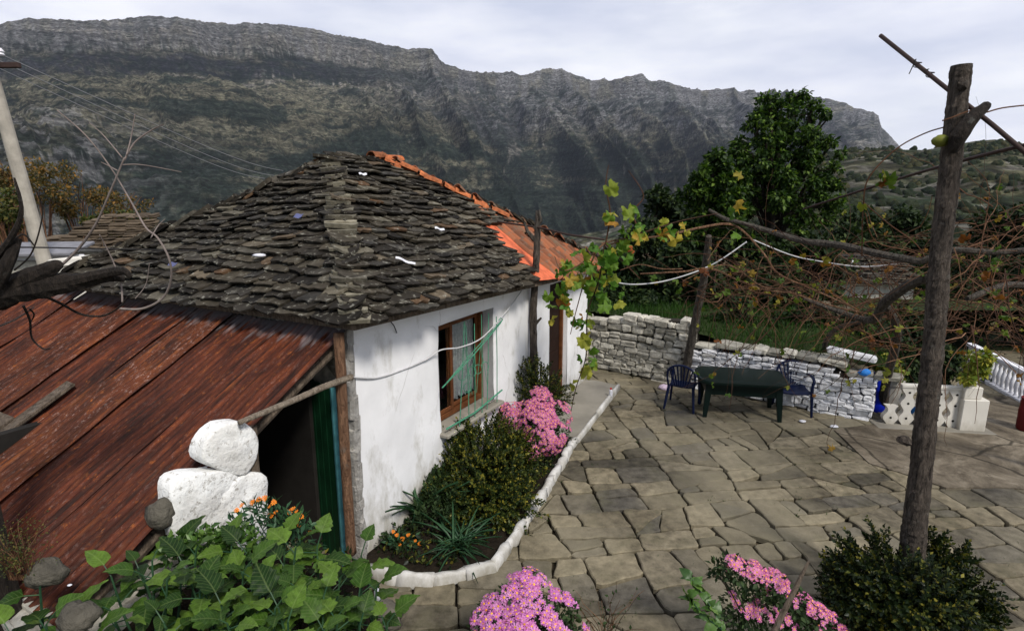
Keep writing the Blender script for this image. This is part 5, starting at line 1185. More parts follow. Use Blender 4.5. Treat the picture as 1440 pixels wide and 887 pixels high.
def potted(name, c_, pr_, ph, leafm, n_l, rad, label, ls=.10, up=.25, m=None):
    t_ = thing(name, c_, label, 'potted plant'); c_ = np.array(c_, float)
    mb = MB(); mb.lathe(c_, [(pr_ * .7, 0), (pr_ * .95, ph * .85), (pr_ * 1.08, ph * .86), (pr_ * 1.08, ph), (pr_ * .9, ph), (pr_ * .85, ph * .9)], 14); bld(mb, 'pot', m or M['pot'], t_)
    tc_ = c_ + ZZ * (ph + up); cs_ = sub_clumps([(*tc_, rad)], 9, .4); v_, f_ = leaf_mass(cs_, n_l, ls, LEAF, .4); link('foliage', v_, f_, leafm, t_)
    mb = MB()
    for i in range(9): e_ = tc_ + unit(rn(size=3)) * rad * .7; mb.tube([c_ + ZZ * ph * .9, (c_ + e_) / 2 + ZZ * ph * .5, e_], [.01, .008, .003], 4)
    bld(mb, 'stem', M['cane'], t_); return t_
M['lf_yel'] = m_leaf('yellow_green_leaf', [(0, (.10, .16, .02)), (.6, (.24, .26, .04)), (1, (.45, .38, .06))], .5, .3)
c_ = b0 + d_ * (Lb - .24) + ZZ * .782; potted('potted_plant', c_, .11, .16, M['lf_yel'], 700, .30, 'yellow green pot plant standing on the end pillar of the balustrade', .10, .12)
c_ = b0 + d_ * .45 - n_b * .7 + ZZ * .0; potted('potted_plant', c_, .18, .62, M['lf_yel'], 500, .24, 'yellow green pot plant in a tall pot behind the wavy balustrade', .10, .22)
def barrel(name, c_, r_, h_, m, label, cat='barrel'):
    t_ = thing(name, c_, label, cat); c_ = np.array(c_, float); mb = MB()
    mb.lathe(c_, [(r_ * .9, 0), (r_, .03), (r_ * 1.02, h_ * .3), (r_, h_ * .33), (r_ * 1.04, h_ * .6), (r_, h_ * .64), (r_ * .96, h_ * .93), (r_, h_), (r_ * .92, h_), (r_ * .9, h_ * .9)], 20); bld(mb, 'body', m, t_, True); return t_
p = G(1246, 590); t_ = barrel('water_barrel', (p[0] + .06, p[1] + .42, .02), .17, .66, M['bluebarrel'], 'bright blue plastic barrel behind the left end of the balustrade')
p = b0 + d_ * .62 - n_b * .18; mb = MB(); mb.lathe((p[0], p[1], .05), [(.06, 0), (.07, .02), (.075, .3), (.05, .36), (.02, .37)], 12); tag(bld(mb, 'blue_canister', M['bluebag'], None, True), 'small light blue canister seen through the balustrade slats', 'canister')
p = G(1443, 612); barrel('red_drum', (p[0] + .08, p[1] + .1, .05), .14, .55, M['redbarrel'], 'dark red drum cut by the right edge of the view', 'drum')
# distant white balustrade
q0 = AY(1364, 482, 14.0); q1 = AY(1470, 530, 9.8); q0[2] = .62; q1[2] = .62
q0 = on_plane(1364, 482, np.array([0, 0, .64]), ZZ); q1 = on_plane(1475, 536, np.array([0, 0, .64]), ZZ)
db_ = thing('white_balustrade', ((q0 + q1) / 2) * [1, 1, 0], 'distant white balustrade with many small balusters at the right', 'balustrade'); dd_ = q1 - q0; L_ = np.linalg.norm(dd_); dd_ /= L_; nn = np.array([dd_[1], -dd_[0], 0])
M['whitepaint'] = m_simple('white_paint', (.74, .74, .78), .7)
mb = MB(); mb.bbox((q0 + q1) / 2 + ZZ * -.03, (L_, .14, .07), .01, ax=(dd_, nn, ZZ)); bld(mb, 'rail', M['whitepaint'], db_)
mb = MB(); mb.bbox((q0 + q1) / 2 + ZZ * -.60, (L_, .16, .10), .01, ax=(dd_, nn, ZZ)); bld(mb, 'base', M['whitepaint'], db_)
nb_ = int(L_ / .15)
for i in range(nb_):
    c_ = q0 + dd_ * (i + .5) * L_ / nb_; mb = MB(); mb.lathe((c_[0], c_[1], .09), [(.045, 0), (.03, .05), (.055, .16), (.05, .24), (.025, .36), (.045, .46), (.045, .486)], 7); bld(mb, 'baluster', M['whitepaint'], db_, True)
# ruined outbuilding roof far behind the vines
oc = AY(1165, 395, 15.5)
ob = thing('outbuilding', (oc[0], oc[1], .8), 'low outbuilding with a stone slab roof behind the vines', 'outbuilding'); ex_ = unit(np.array([1, -.25, 0])); bk = unit(np.array([.25, 1, 0]))
O = np.array([oc[0] - 1.7, oc[1] - .3, 1.55]); sl = unit(bk + ZZ * .38); mb = MB(); nz_ = np.cross(ex_, sl); slabs(mb, O, ex_, sl, nz_, [(0, 0), (3.6, 0), (3.4, 1.6), (.3, 1.6)], .14, .2, .4); bld(mb, 'roof', M['slab'], ob)
mb = MB(); mb.bbox(O + ex_ * 1.8 + bk * .9 - ZZ * .45, (3.3, 1.5, .9), .02, ax=(ex_, bk, ZZ)); bld(mb, 'wall', M['wallstone'], ob)
for (a_, b_, lab) in ((1.45, .7, 'white plastic sack on the outbuilding roof, the left one'), (2.1, .9, 'white plastic sack on the outbuilding roof, the right one')): lump('white_sack', O + ex_ * a_ + sl * b_ + nz_ * .18, (.16, .1, .06), M['whitebag'], lab, 'sack', seed=int(a_ * 10))
# ================================================================ posts, pergola poles, vines
def post(name, path, rad, m, label, cat='post', n=13, wob=.09, kk=12):
    path = smooth_path(path, kk); m_ = len(path); r_ = [np.interp(i / (m_ - 1), np.linspace(0, 1, len(rad)), rad) * (1 + .07 * float(fbm(i * .35, 0, 3, 3))) for i in range(m_)]
    base = path[0]; t_ = thing(name, base, label, cat); mb = MB(); mb.tube(path, r_, n, wob=wob); bld(mb, 'trunk', m, t_); return t_
YP = 4.75
pp = [AY(px, py, YP + dy) for px, py, dy in ((1280, 850, 0), (1283, 775, .0), (1297, 640, .0), (1313, 480, .0), (1322, 360, .02), (1338, 220, .03), (1352, 92, .04))]; pp[0][2] = 0
bp = post('bark_post', pp, [.115, .105, .088, .08, .078, .075, .072], M['bark'], 'thick bark covered pergola post standing in the boxwood bush at the right', kk=34, n=26, wob=.045)
mb = MB(); mb.tube(smooth_path([AY(1338, 215, YP - .08), AY(1352, 185, YP - .13), AY(1370, 163, YP - .10), AY(1388, 148, YP - .05)], 4), [.03 + .045 * min(1, i / 3) * (1 - i / 13) for i in range(13)], 7, wob=.1); bld(mb, 'branch_stub', M['barkd'], bp)
for i, (px, py) in enumerate(((1352, 120), (1275, 620))): 
    mb = MB(); mb.tube([AY(px, py, YP - .02), AY(px + (9 if i == 0 else -10), py - 2, YP - .06)], [.05, .03], 7, wob=.2); bld(mb, 'knot', M['bark'], bp)
mb = MB(); mb.tube([AY(1238, 50, 5.6), AY(1338, 130, 4.65 + .3), AY(1395, 175, 4.55), AY(1480, 247, 4.2)], .017, 8); o = bld(mb, 'metal_pole', M['iron'], None, True); tag(o, 'dark iron pole slanting up over the pergola and past the thick post top', 'pole', 'pergola poles')
mb = MB(); mb.tube(smooth_path([AY(1130, 294, 9.5), AY(1230, 262, 7.5), AY(1330, 232, 5.6), AY(1450, 202, 4.6)], 4), .017, 8); o = bld(mb, 'metal_pole', M['iron'], None, True); tag(o, 'dark iron pole rising to the right behind the thick post', 'pole', 'pergola poles')
mb = MB()
for (px, py) in ((1290, 92), (1308, 106)):
    c_ = AY(px, py, 5.15); mb.tube([c_ + np.array([.03 * math.cos(k * .9), .03 * math.sin(k * .9), .006 * k - .02]) for k in range(12)] + [c_ + np.array([-.06, 0, -.07 if px == 1290 else .04])], .004, 4)
tag(bld(mb, 'wire_tie', M['darkcable'], None), 'thin wire wound round the upper iron pole', 'wire')
g_ = lump('gourd', AY(1323, 198, YP - .02), (.068, .055, .05), m_simple('green_gourd_skin', (.13, .14, .025), .5), 'yellow green gourd hanging beside the thick post', 'gourd', seed=3)
# middle post
pm = [G(751, 612), AY(751, 530, 8.75), AY(750, 440, 8.75), AY(754, 370, 8.75), AY(757, 296, 8.75)]; pm[0] = np.array([pm[1][0], pm[1][1], .05])
mp_ = post('vine_post', pm, [.08, .062, .058, .055, .04], M['bark'], 'slender rough bark post standing in front of the cottage wall')
mb = MB(); mb.tube([AY(752, 338, 8.75), AY(742, 326, 8.7), AY(737, 312, 8.7)], [.04, .03, .015], 6); bld(mb, 'branch_stub', M['bark2'], mp_); mb = MB(); mb.tube([AY(752, 322, 8.75), AY(761, 310, 8.7), AY(758, 295, 8.7)], [.035, .025, .012], 6); bld(mb, 'branch_stub', M['bark2'], mp_); mb = MB(); mb.tube([AY(753, 455, 8.73), AY(761, 447, 8.65)], [.03, .015], 6); bld(mb, 'branch_stub', M['bark2'], mp_)
mb = MB(); mb.tube(smooth_path([AY(700, 312, 9.4), AY(757, 320, 8.7), AY(800, 330, 8.3), AY(850, 337, 8.0)], 5), .016, 6); tag(bld(mb, 'pergola_rod', M['iron'], None, True), 'dark thin rod running from the slender post to the vine leaves', 'rod')
# pale trunk at the walls' joint
pv = [G(966, 546), AY(966, 515, 10.9), AY(978, 450, 10.6), AY(990, 390, 10.2), AY(997, 332, 9.8)]; pv[0][2] = 0
post('leaning_pole', pv, [.10, .085, .075, .07, .05], M['bark2'], 'pale leaning wooden pole rising where the two dry stone walls meet', 'pole')
# heavy vine limbs over the pergola
M['limb'] = M['bark2']
def cane(pl, rad, m_, n_=6, k=6, wob=.06): mb.tube(smooth_path(pl, k), [np.interp(i / (len(smooth_path(pl, k)) - 1), np.linspace(0, 1, len(rad)), rad) for i in range(len(smooth_path(pl, k)))], n_, wob=wob)
gv = thing('grapevine', AY(1000, 515, 9.6) * [1, 1, 0], 'old grapevine whose thick grey limb crosses the pergola to the thick post', 'vine', 'grapevines on the pergola')
mb = MB(); cane([AY(997, 295, 8.5), AY(1020, 308, 8.3), AY(1045, 314, 8.1), AY(1085, 326, 7.8), AY(1130, 339, 7.4), AY(1180, 345, 7.0), AY(1240, 358, 6.5), AY(1295, 368, 6.2)], [.02, .032, .026, .036, .04, .045, .04, .04], M['limb'], 8)
cane([AY(1295, 368, 6.2), AY(1340, 352, 6.0), AY(1400, 355, 5.8), AY(1460, 350, 5.6)], [.035, .035, .03, .03], M['limb'], 8)
cane([AY(1315, 388, 6.3), AY(1280, 400, 6.6), AY(1245, 425, 7), AY(1225, 450, 7.4), AY(1180, 438, 7.8), AY(1130, 420, 8)], [.05, .06, .06, .05, .035, .02], M['limb'], 8)
cane([AY(1245, 430, 7.5), AY(1262, 470, 8.2), AY(1245, 540, 9.3), AY(1240, 590, 9.8)], [.05, .06, .07, .09], M['limb'], 8)
cane([AY(1160, 500, 10.2), AY(1162, 480, 10), AY(1180, 460, 9.6), AY(1235, 450, 8.0)], [.05, .045, .04, .03], M['limb'], 7)
bld(mb, 'limb', M['bark2'], gv)
def rcane(start, d0, L_, r_, mb, grav=-.05, wig=.35, seg=.14):
    p = np.array(start, float); d = unit(np.array(d0, float)); path = [p]
    for i in range(max(3, int(L_ / seg))):
        d = unit(d + rn(size=3) * wig * .45 + ZZ * grav); p = p + d * seg; path.append(p)
    m_ = len(path); mb.tube(path, [r_ * (1 - .75 * i / m_) for i in range(m_)], 4, cap=False); return path
def vine_mass(t_, boxes, ncane, nleaf, rad, lsz, leafm, canem, nm='cane', L_=(.7, 2.0)):
    mb = MB(); tips = []
    for i in range(ncane):
        x0, y0, x1, y1, Y0, Y1 = random.choice(boxes); s_ = AY(U(x0, x1), U(y0, y1), U(Y0, Y1)); tips += rcane(s_, (U(-1, 1), U(-.8, .8), U(-.7, .8)), U(*L_), U(*rad), mb)[2:]
    bld(mb, nm, canem, t_)
    T = np.array(random.sample(tips, min(nleaf, len(tips)))); n_ = len(T); v_, f_ = inst(VINE[0], VINE[1], T + rn(size=(n_, 3)) * .03, unit(rn(size=(n_, 3)) * .8 + np.array([0, 0, -.6])), unit(rn(size=(n_, 3)) + np.array([0, -.9, .7])), lsz * ru(.6, 1.3, n_)); link('leaves', v_, f_, leafm, t_)
vine_mass(gv, [(1150, 330, 1310, 450, 6.5, 9.5), (1060, 380, 1280, 455, 7, 10), (1180, 400, 1310, 490, 7, 9.5)], 170, 110, (.003, .009), .085, M['lf_vine'], M['cane'])
gv2 = thing('grapevine', AY(1450, 560, 7) * [1, 1, 0], 'leafy tangled grapevine right of the thick post', 'vine', 'grapevines on the pergola')
mb = MB(); cane([AY(1500, 640, 7.2) * [1, 1, 0], AY(1490, 520, 7.2), AY(1480, 430, 7), AY(1430, 400, 6.8), AY(1360, 420, 6.5)], [.07, .06, .05, .04, .03], None, 7); bld(mb, 'limb', M['bark2'], gv2)
vine_mass(gv2, [(1330, 340, 1450, 470, 5.5, 9), (1350, 400, 1470, 500, 6, 9), (1360, 290, 1450, 400, 6, 9)], 190, 130, (.003, .008), .08, M['lf_vine'], M['cane'])
gv3 = thing('grapevine', AY(985, 515, 10.5) * [1, 1, 0], 'reddish grapevine canes in front of the pale leaning pole', 'vine', 'grapevines on the pergola')
mb = MB(); cane([AY(845, 342, 7.6), AY(880, 336, 7.7), AY(930, 332, 7.9), AY(985, 320, 8.1), AY(1022, 315, 8.2), AY(1045, 325, 8.2), AY(1075, 358, 8.2), AY(1095, 385, 8.2), AY(1150, 410, 8), AY(1200, 432, 7.8)], [.008, .014, .016, .018, .018, .015, .014, .013, .012, .01], None, 6)
cane([AY(900, 385, 8), AY(960, 382, 8.1), AY(1000, 378, 8.2), AY(1040, 395, 8.2), AY(1080, 408, 8.1), AY(1120, 412, 8)], [.01, .014, .015, .015, .012, .01], None, 5)
cane([AY(960, 395, 8), AY(1020, 372, 8.1), AY(1070, 402, 8.1), AY(1100, 408, 8.1), AY(1170, 430, 7.9), AY(1240, 445, 7.6)], [.006, .01, .01, .01, .01, .008], None, 5)
cane([AY(872, 380, 7.9), AY(900, 372, 8), AY(930, 378, 8), AY(960, 378, 8)], [.006, .008, .008, .006], None, 5)
bld(mb, 'limb', M['redwood'], gv3)
vine_mass(gv3, [(950, 360, 1180, 430, 7.6, 10), (1030, 380, 1200, 470, 7.6, 10), (960, 360, 1070, 420, 7.6, 9)], 130, 90, (.003, .008), .085, M['lf_vine'], M['cane'])
# the leafy end of the vine by the door
gv4 = thing('grapevine', AY(850, 560, 8.2) * [1, 1, 0], 'grapevine end with large green and rusty leaves hanging beside the cottage door', 'vine', 'grapevines on the pergola')
mb = MB(); stems = [[AY(840, 350, 7.6), AY(825, 385, 7.6), AY(812, 430, 7.6), AY(802, 470, 7.6)], [AY(850, 345, 7.6), AY(842, 395, 7.5), AY(826, 440, 7.5), AY(824, 500, 7.5), AY(810, 545, 7.5), AY(803, 578, 7.5)], [AY(850, 342, 7.6), AY(815, 372, 7.5), AY(790, 380, 7.5), AY(780, 360, 7.5)], [AY(852, 342, 7.6), AY(858, 300, 7.6), AY(852, 262, 7.6), AY(856, 232, 7.6)], [AY(905, 335, 7.8), AY(890, 300, 7.8), AY(905, 275, 7.8), AY(884, 240, 7.8)], [AY(850, 342, 7.6), AY(880, 372, 7.6), AY(900, 392, 7.6)], [AY(855, 345, 7.6), AY(920, 322, 7.7), AY(960, 310, 7.8), AY(1010, 300, 7.9)]]
for s_ in stems: mb.tube(smooth_path(s_, 6), [.012 * (1 - .6 * i / (6 * (len(s_) - 1) + 1)) for i in range(6 * (len(s_) - 1) + 1)], 5)
bld(mb, 'cane', M['cane'], gv4)
cl = [(845, 365, 26, 22), (800, 385, 22, 22), (830, 392, 24, 26), (790, 420, 20, 14), (815, 450, 16, 12), (830, 475, 14, 8), (826, 505, 12, 6), (818, 540, 12, 4), (872, 330, 22, 12), (905, 325, 22, 10), (930, 330, 16, 7), (855, 300, 14, 4), (852, 262, 8, 2), (888, 290, 14, 4), (962, 320, 18, 5), (880, 345, 16, 8), (1040, 300, 20, 4), (855, 400, 18, 10)]
T = []
for px, py, rp, n_ in cl:
    for i in range(int(n_ * .72)): T.append(AY(px + rn() * rp * .55, py + rn() * rp * .55, 7.55 + rn() * .15))
T = np.array(T); n_ = len(T); v, f = inst(VINE[0], VINE[1], T, unit(rn(size=(n_, 3)) * .6 + np.array([0, 0, -.7])), unit(rn(size=(n_, 3)) * .8 + np.array([.2, -.9, .6])), .155 * ru(.55, 1.25, n_)); link('leaves', v, f, M['lf_vineg'], gv4)
# thin sky-line shoot and leaves near the thick post
mb = MB(); sh_ = [smooth_path([AY(1212, 360, 5.4), AY(1214, 290, 5.2), AY(1222, 250, 5.1), AY(1260, 210, 5), AY(1300, 188, 4.9), AY(1332, 178, 4.8)], 6), smooth_path([AY(1388, 158, 4.7), AY(1410, 152, 4.7), AY(1445, 148, 4.7)], 4), smooth_path([AY(1325, 170, 4.7), AY(1340, 165, 4.68), AY(1365, 156, 4.68), AY(1388, 158, 4.7)], 4), smooth_path([AY(1217, 300, 6), AY(1232, 340, 6.2), AY(1285, 355, 6.2), AY(1305, 375, 6.2)], 5), smooth_path([AY(1215, 285, 6), AY(1250, 315, 6.2), AY(1290, 345, 6.2), AY(1312, 385, 6.2)], 5)]
t_ = thing('vine_shoot', AY(1212, 360, 5.4), 'thin bare vine shoot curving up against the sky to the thick post', 'vine shoot')
for s_ in sh_: mb = MB(); mb.tube(s_, .006, 5); bld(mb, 'stem', M['cane'], t_)
T = np.array([AY(px, py, 5.15) for px, py in ((1243, 240), (1249, 250), (1238, 256), (1252, 243), (1246, 262), (1040, 240), (1213, 285), (1030, 292))]); n_ = len(T); v, f = inst(VINE[0], VINE[1], T, unit(rn(size=(n_, 3)) * .6 + np.array([0, 0, -.7])), unit(rn(size=(n_, 3)) * .8 + np.array([.2, -.9, .4])), .095 * ru(.7, 1.2, n_)); link('leaves', v, f, M['lf_vine'], t_)
# white hoses slung between pergola parts
mb = MB(); mb.tube(smooth_path([AY(853, 394, 8.3), AY(890, 400, 8.3), AY(940, 394, 8.4), AY(1000, 373, 8.5), (AY(1050, 340, 8.5))], 6), .011, 5); tag(bld(mb, 'white_hose', M['cable'], None, True), 'thin white hose sagging from the leafy vine end up to the right', 'hose')
mb = MB(); mb.tube(smooth_path([AY(1056, 336, 8.5), AY(1110, 358, 8.3), AY(1150, 367, 8.1), AY(1210, 375, 7.8), AY(1262, 371, 7.5)], 6), .009, 5); tag(bld(mb, 'slack_cord', M['cable'], None, True), 'thin white cord running under the thick grey vine limb', 'cord')
# ================================================================ garden plants
def sprig_bush(name, base, cs, nspr, label, leafm, ls=.028, nl=15, spl=.13, cat='shrub', up=.5, power=.3, fmat=None, group=None):
    base = np.array(base, float); t_ = thing(name, base, label, cat, group); P, d = clump_pts(cs, nspr, .95, power); P = P[P[:, 2] > base[2] - .02 + .03]; n_ = len(P)
    cen = np.mean([c_[:3] for c_ in cs], 0); D = unit((P - cen) * .9 / max(c_[3] for c_ in cs) + np.array([0, 0, up]) + rn(size=(n_, 3)) * .3); L_ = spl * ru(.6, 1.4, n_)
    k = np.tile(np.arange(nl), n_); I = np.repeat(np.arange(n_), nl); tt = k / nl; ph = k * 2.4 + I; ref = unit(np.cross(D, np.array([.3, .2, 1.0]) + rn(size=(n_, 3)) * .1)); sd = np.cross(D, ref)
    out_ = ref[I] * np.cos(ph)[:, None] + sd[I] * np.sin(ph)[:, None]; PP = P[I] + D[I] * (L_[I] * tt)[:, None]; DD = unit(out_ + D[I] * (.5 + tt[:, None])); v_, f_ = inst(LEAF[0] * [1.1, 1, 1], LEAF[1], PP, DD, unit(D[I] * 1.0 - out_ * .2), ls * ru(.7, 1.25, len(I)))
    link('foliage', v_, f_, leafm, t_); mb = MB()
    for i in range(min(60, n_)): q = P[i * (n_ // min(60, n_))]; b_ = base + np.array([U(-.06, .06), U(-.06, .06), 0]); mb.tube([b_, (b_ * .5 + q * .5) + rn(size=3) * .04, q], [.012, .008, .004], 4)
    bld(mb, 'stems', M['barkd'], t_); return t_
def sph(p, r_): return (p[0], p[1], p[2], r_)
# boxwood by the wall
bc = AY(688, 668, 6.75); base = np.array([bc[0], bc[1], .06])
sprig_bush('boxwood_shrub', base, [sph(AY(px, py, Y_), r_) for px, py, Y_, r_ in ((690, 655, 6.7, .48), (652, 640, 6.8, .30), (728, 660, 6.7, .28), (680, 700, 6.4, .44), (712, 715, 6.2, .34), (645, 700, 6.4, .36), (690, 750, 6.0, .34), (650, 755, 6.0, .30), (625, 660, 6.8, .16), (700, 612, 6.9, .2), (655, 615, 6.9, .14), (728, 625, 6.8, .16))], 2300, 'yellow tipped boxwood bush between the window and the white kerb', M['lf_box'], .042, 15, .15)
bc = AY(757, 545, 8.5); sprig_bush('boxwood_shrub', (bc[0], bc[1], .06), [sph(bc, .34), sph(bc + np.array([-.1, 0, .25]), .2), sph(bc + np.array([.2, 0, -.1]), .25), sph(bc - ZZ * .35, .35)], 420, 'small boxwood round the foot of the slender post behind the pink flowers', M['lf_box'], .042, 14, .15)
# boxwood round the thick post
bc = AY(1275, 850, 4.6); base = (bc[0], bc[1], 0.0)
cs = [sph(AY(px, py, Y_), r_) for px, py, Y_, r_ in ((1215, 840, 4.5, 0.23), (1285, 835, 4.35, 0.29), (1335, 840, 4.4, 0.23), (1248, 800, 4.75, 0.17), (1322, 802, 4.7, 0.16), (1215, 885, 4.2, 0.26), (1325, 890, 4.1, 0.28), (1265, 895, 4.0, 0.29), (1200, 775, 4.7, 0.09), (1352, 785, 4.7, 0.09), (1365, 870, 4.3, 0.15), (1190, 800, 4.6, 0.12), (1238, 765, 4.75, 0.09), (1312, 768, 4.75, 0.09))]
cs += [(c_[0], c_[1], .3, .3) for c_ in cs[:3]]
sprig_bush('boxwood_shrub', base, cs, 2300, 'large dark boxwood bush round the foot of the thick bark post', M['lf_boxd'], .043, 15, .13, power=.35)
# low plants at the cottage corner
def strap_plant(px, py, Y_, n_, L_, label, m='lf_strap', base_z=.07, lean=.6):
    p = AY(px, py, Y_); p[2] = base_z; t_ = thing('strap_leaf_plant', p, label, 'plant'); d = unit(np.stack([rn(size=n_) * lean, rn(size=n_) * lean, np.ones(n_)], 1)); v_, f_ = inst(STRAP[0], STRAP[1], p + rn(size=(n_, 3)) * [.06, .06, 0], d, unit(-d * [1, 1, 0] + np.array([0, 0, .5]) + rn(size=(n_, 3)) * .1), L_ * ru(.6, 1.15, n_)); link('leaves', v_, f_, M[m], t_); return t_
strap_plant(645, 812, 5.5, 60, .42, 'dark green strap leaved clump spilling over the front kerb')
strap_plant(590, 720, 6.1, 40, .55, 'thin upright grassy clump against the white wall', lean=.3)
bc = AY(600, 760, 5.9); cs = [sph(AY(px, py, Y_), r_) for px, py, Y_, r_ in ((600, 755, 5.9, .28), (565, 775, 5.6, .2), (620, 720, 6.1, .26), (640, 780, 5.7, .26), (590, 790, 5.6, .22), (665, 785, 5.8, .2), (610, 690, 6.4, .2), (545, 790, 5.5, .14))]
t_ = sprig_bush('bushy_herb', (bc[0], bc[1], .07), cs, 900, 'dark feathery herb bush at the cottage corner behind the front kerb', M['lf_fern'], .06, 12, .16)
n_ = 2600; s_ = ru(.05, 3.6, n_); o_ = ru(.03, .95, n_); P = A0 + UU * s_[:, None] + NN * o_[:, None]; P[:, 2] = .07 + ru(0, .07, n_); kk_ = fbm(P[:, 0] * 2, P[:, 1] * 2, 2, 3) > -.25; P = P[kk_]; n_ = len(P)
v, f = inst(LEAF[0], LEAF[1], P, unit(rn(size=(n_, 3)) + [0, 0, .6]), unit(rn(size=(n_, 3)) * .5 + [0, 0, 1]), .06 * ru(.5, 1.4, n_)); tag(link('bed_weeds', v, f, M['lf_boxd']), 'low dark ground cover between the bushes of the flower bed', 'ground cover', kind='stuff')
def blossoms(t_, P, Nn, s_, pm, nm='blossoms'):
    n_ = len(P); D = unit(np.cross(Nn, rn(size=(n_, 3)))); ss = s_ * ru(.75, 1.2, n_); c_ = np.array([0, 0, CH]); vw = unit(c_ - P); sc_ = (vw * Nn).sum(1) / np.linalg.norm(P - c_, axis=1); o_ = np.argsort(-sc_)
    for i in o_[:100]:
        k = slice(i, i + 1); v_, f_ = inst(FLOW[0], FLOW[1], P[k], D[k], Nn[k], ss[k]); b_ = link('blossom', v_, f_, pm, t_); v_, f_ = inst(DOME[0], DOME[1], P[k], D[k], Nn[k], ss[k]); link('flower_heart', v_, f_, M['heart'], b_)
    r_ = o_[100:]
    if len(r_):
        v_, f_ = inst(FLOW[0], FLOW[1], P[r_], D[r_], Nn[r_], ss[r_]); v2, f2 = inst(DOME[0], DOME[1], P[r_], D[r_], Nn[r_], ss[r_]); me_ = link('blossoms', np.concatenate([v_, v2]), np.concatenate([f_, f2 + len(v_)]), pm, t_); me_['kind'] = 'stuff'
        me_.data.materials.append(M['heart']); mi = np.zeros(len(f_) + len(f2), np.int32); mi[len(f_):] = 1; me_.data.polygons.foreach_set('material_index', mi)
def marigold(P, label, s_=.022):
    P = np.array(P); base = P.mean(0); t_ = thing('marigold_plant', base - ZZ * .3, label, 'flower', 'orange marigolds'); n_ = len(P); Nn = unit(np.array([0, -.6, .7]) + rn(size=(n_, 3)) * .35)
    for i in range(n_): v_, f_ = inst(FLOW[0], FLOW[1], P[i:i + 1], unit(np.cross(Nn[i:i + 1], rn(size=(1, 3)))), Nn[i:i + 1], s_ * ru(.8, 1.3, 1)); link('blossom', v_, f_, M['marigold'], t_)
    mb = MB()
    for p in P: mb.tube([p, p + np.array([U(-.03, .03), .02, -.12]), base - ZZ * .3 + np.array([U(-.1, .1), U(-.1, .1), 0])], [.003, .004, .005], 4)
    bld(mb, 'stems', M['lf_strap'], t_)
    n2 = 340; c_ = [(*(p - ZZ * .10), .10) for p in P]; v_, f_ = leaf_mass(c_, n2, .075, SLIM, -.3); link('foliage', v_, f_, M['lf_strap'], t_)
marigold([AY(px, py, 5.55) for px, py in ((558, 752), (566, 757), (574, 752), (562, 765), (584, 760), (590, 764), (553, 747))], 'orange marigolds in the bed beside the cottage corner', .024)
marigold([AY(px, py, 3.75) for px, py in ((340, 710), (355, 706), (372, 700), (379, 712), (333, 717), (385, 706), (412, 715), (407, 720), (404, 717), (381, 724), (388, 720), (418, 728), (420, 737), (436, 748), (364, 702), (417, 719), (424, 726))], 'orange marigolds in front of the dark shed doorway', .021)
def mum(name, cs, nf, label, pm, fs_, base, bias=(0, -.25, .45), nleaf=1500, lsz=.05, thr=.25):
    base = np.array(base, float); t_ = thing(name, base, label, 'flower bush', 'pink chrysanthemum bushes'); cs_ = np.array(cs)
    P, d = clump_pts(cs, nleaf, .95, .35); v_, f_ = inst(LEAF[0], LEAF[1], P, unit(d + rn(size=P.shape) * .6), unit(d + ZZ * .6 + rn(size=P.shape) * .3), lsz * ru(.6, 1.3, len(P))); link('foliage', v_, f_, M['lf_fern'], t_)
    FP = []; FN = []; tries = 0
    while len(FP) < nf and tries < nf * 60:
        tries += 1; c_ = cs_[np.random.choice(len(cs_), p=cs_[:, 3] ** 2 / (cs_[:, 3] ** 2).sum())]; d = unit(rn(size=3) + np.array(bias) * 2); p = c_[:3] + d * c_[3] * U(.93, 1.10)
        if d @ unit(np.array(bias)) < thr - .5: continue
        if fbm(p[0] * 7 + p[2] * 3, p[2] * 7 + p[1] * 3, 2, 31) > .24: continue
        if any(np.linalg.norm(p - q[:3]) < q[3] * .93 for q in cs_): continue
        if FP and min(np.linalg.norm(np.array(FP) - p, axis=1)) < fs_ * .8: continue
        FP.append(p); FN.append(unit(d + np.array([0, -.2, .2])))
    blossoms(t_, np.array(FP), np.array(FN), fs_, pm); mb = MB()
    for i in range(30): q = P[i * 7]; b_ = base + np.array([U(-.06, .06), U(-.06, .06), 0]); mb.tube([b_, (b_ + q) / 2 + rn(size=3) * .04, q], [.008, .006, .004], 4)
    bld(mb, 'stems', M['lf_fern'], t_); return t_
bc = AY(745, 600, 7.75)
mum('chrysanthemum_bush', [sph(AY(758, 590, 7.8), .34), sph(AY(725, 590, 7.9), .25), sph(AY(770, 612, 7.6), .26), sph(AY(705, 577, 8.1), .15), sph(AY(760, 560, 8.0), .17), sph(AY(745, 632, 7.5), .17), sph(AY(782, 585, 7.8), .22), sph(AY(788, 607, 7.7), .14)], 560, 'pink chrysanthemum bush in the bed below the slender post', M['petal2'], .037, (bc[0], bc[1], .06), bias=(.25, -.6, .35))
mum('chrysanthemum_bush', [sph(AY(742, 868, 3.9), .22), sph(AY(700, 885, 3.8), .16), sph(AY(785, 885, 3.85), .22), sph(AY(742, 838, 4.1), .20), sph(AY(700, 862, 3.95), .15), sph(AY(782, 860, 3.95), .16), sph(AY(740, 920, 3.7), .33), sph(AY(775, 850, 3.95), .10), sph(AY(715, 842, 3.95), .10), sph(AY(678, 872, 3.85), .09), sph(AY(800, 862, 3.9), .09)], 430, 'lilac pink chrysanthemum bush at the bottom edge in the middle', M['petal'], .036, (*AY(742, 900, 3.8)[:2], 0), bias=(0, -.35, .6))
